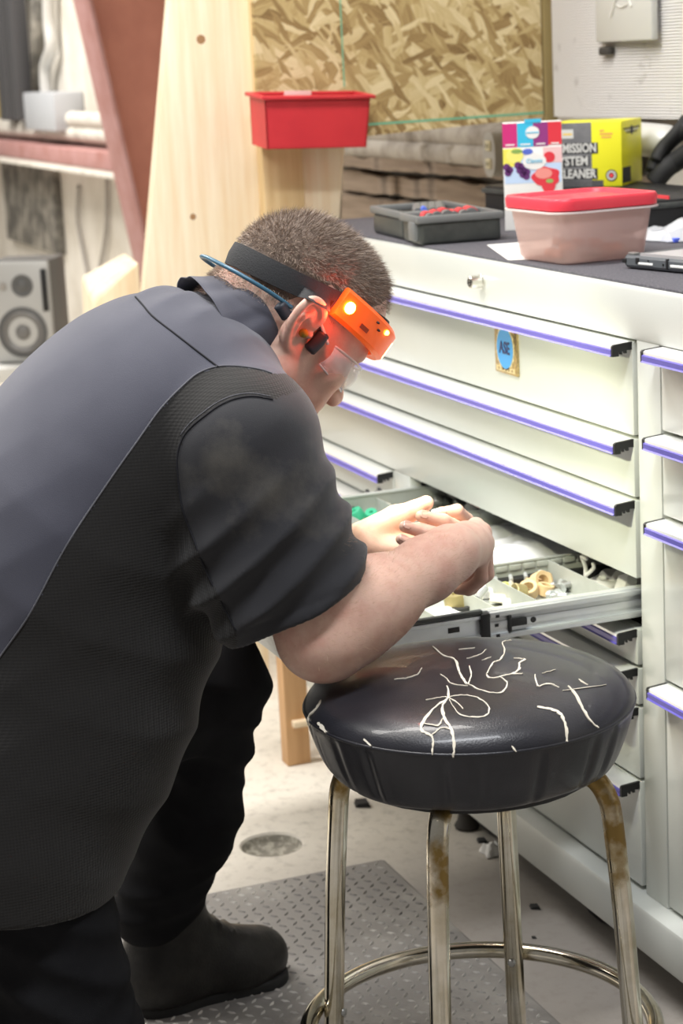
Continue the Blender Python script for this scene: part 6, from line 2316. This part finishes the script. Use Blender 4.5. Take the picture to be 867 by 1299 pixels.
# bone conduction headphones round the nape
hp = thing('headphones', 'dark blue behind the neck headphones hooked over the ear', 'headphones', tuple(HW((0, -.1, .0))))
TEAL = mat('teal_band', (0.045, 0.13, 0.20), 0.35); NAVYP = mat('navy_soft_plastic', (0.028, 0.033, 0.045), 0.5)
half_ = [(.0795, -.034, .012), (.080, -.050, .011), (.078, -.072, .009), (.068, -.096, .006), (.048, -.112, .004), (.024, -.120, .003), (0, -.122, .003)]
pts = half_ + [(-x, y, z) for x, y, z in half_[-2::-1]]
bm = BM(); tube(bm, catmull([tuple(HW(p)) for p in pts], 6), .0026, 10); obj('neck_band', bm, TEAL, hp, 180)
for s in (1, -1):
    bm = BM()
    tube(bm, catmull([tuple(HW((s * x, y, z))) for x, y, z in ((.079, -.050, .006), (.0795, -.040, .003), (.080, -.031, .000))], 4), [.004] + [.0078] * 7 + [.006], 12); obj('battery_pod', bm, NAVYP, hp, 180)
    bm = BM()
    tube(bm, catmull([tuple(HW((s * x, y, z))) for x, y, z in ((.076, -.030, .006), (.0755, -.018, .018), (.0755, -.004, .022), (.077, .010, .018), (.079, .018, .008))], 5), .0028, 10); obj('ear_hook', bm, TEAL, hp, 180)
    bm = BM()
    tube(bm, catmull([tuple(HW((s * x, y, z))) for x, y, z in ((.079, .017, .014), (.0795, .017, .000), (.0785, .015, -.014))], 5), [.005] + [.0085] * 9 + [.006], 14); obj('ear_pad', bm, NAVYP, hp, 180)
# foam ear plug
p, n = HW((.0815, -.004, -.002)), HM @ V3(1, 0, 0)
bm = BM(); lathe(bm, [(0, .006), (.004, .005), (.0055, .001), (.0055, -.006)], tuple(p), 14, axis=tuple(n)); tag(obj('ear_plug', bm, mat('olive_foam', (0.30, 0.27, 0.04), 0.9), None, 60, loc=tuple(p)), 'olive foam plug sitting in the right ear', 'ear plug')

# clear safety glasses
gl = thing('safety_glasses', 'clear wraparound safety glasses below the orange headlamp', 'glasses', tuple(HW((0, .1, .0))))
CLEAR = mat('clear_lens', (0.90, 0.92, 0.92), 0.05, 0, spec=0.9, alpha=0.30)
CLEARE = mat('clear_lens_edge', (0.82, 0.83, 0.82), 0.12, 0, spec=0.9, alpha=0.75)
ga = np.linspace(-64, 64, 31)
prof_g = [(-.023, .018), (-.015, .024), (-.005, .027), (.006, .026), (.013, .023)]
bm = BM()
vs = []
for a in ga:
    r_ = math.radians(a); d_ = V3(math.sin(r_), math.cos(r_), 0)
    base = .066 + .030 * math.cos(r_) ** 2
    row = []
    for z, o_ in prof_g:
        bump = -.010 * math.exp(-(a / 8.0) ** 2) if z < -.010 else 0
        zz_ = z * (1 - .35 * (abs(a) / 72) ** 3) + (.012 * math.exp(-(a / 10.0) ** 2) if z < -.015 else 0)
        row.append(bm.verts.new(tuple(HW(V3(0, .0, 0) + d_ * (base + o_ * .72) + V3(0, 0, zz_)))))
    vs.append(row)
for A_, B_ in zip(vs, vs[1:]):
    for k in range(len(prof_g) - 1): bm.faces.new((A_[k], A_[k + 1], B_[k + 1], B_[k]))
rim_l = [v.co.copy() for v in [r_[0] for r_ in vs]]; rim_t = [v.co.copy() for v in [r_[-1] for r_ in vs]]
lens = obj('lens', bm, CLEAR, gl, 180)
sm_ = lens.modifiers.new('thickness', 'SOLIDIFY'); sm_.thickness = .0018
base_gl = Vector(tuple(HW((0, .1, .0))))
bm = BM(); tube(bm, [v + base_gl * 0 for v in rim_l], .0014, 8); obj('lens_rim', bm, CLEARE, gl, 180)
bm = BM(); tube(bm, rim_t, .0016, 8); obj('lens_rim', bm, CLEARE, gl, 180)
for s in (1, -1):
    bm = BM(); tube(bm, catmull([tuple(HW((s * x, y, z))) for x, y, z in ((.082, .028, .006), (.084, .010, .016), (.0855, -.010, .026))], 5), .0022, 8); obj('temple_arm', bm, CLEARE, gl, 180)
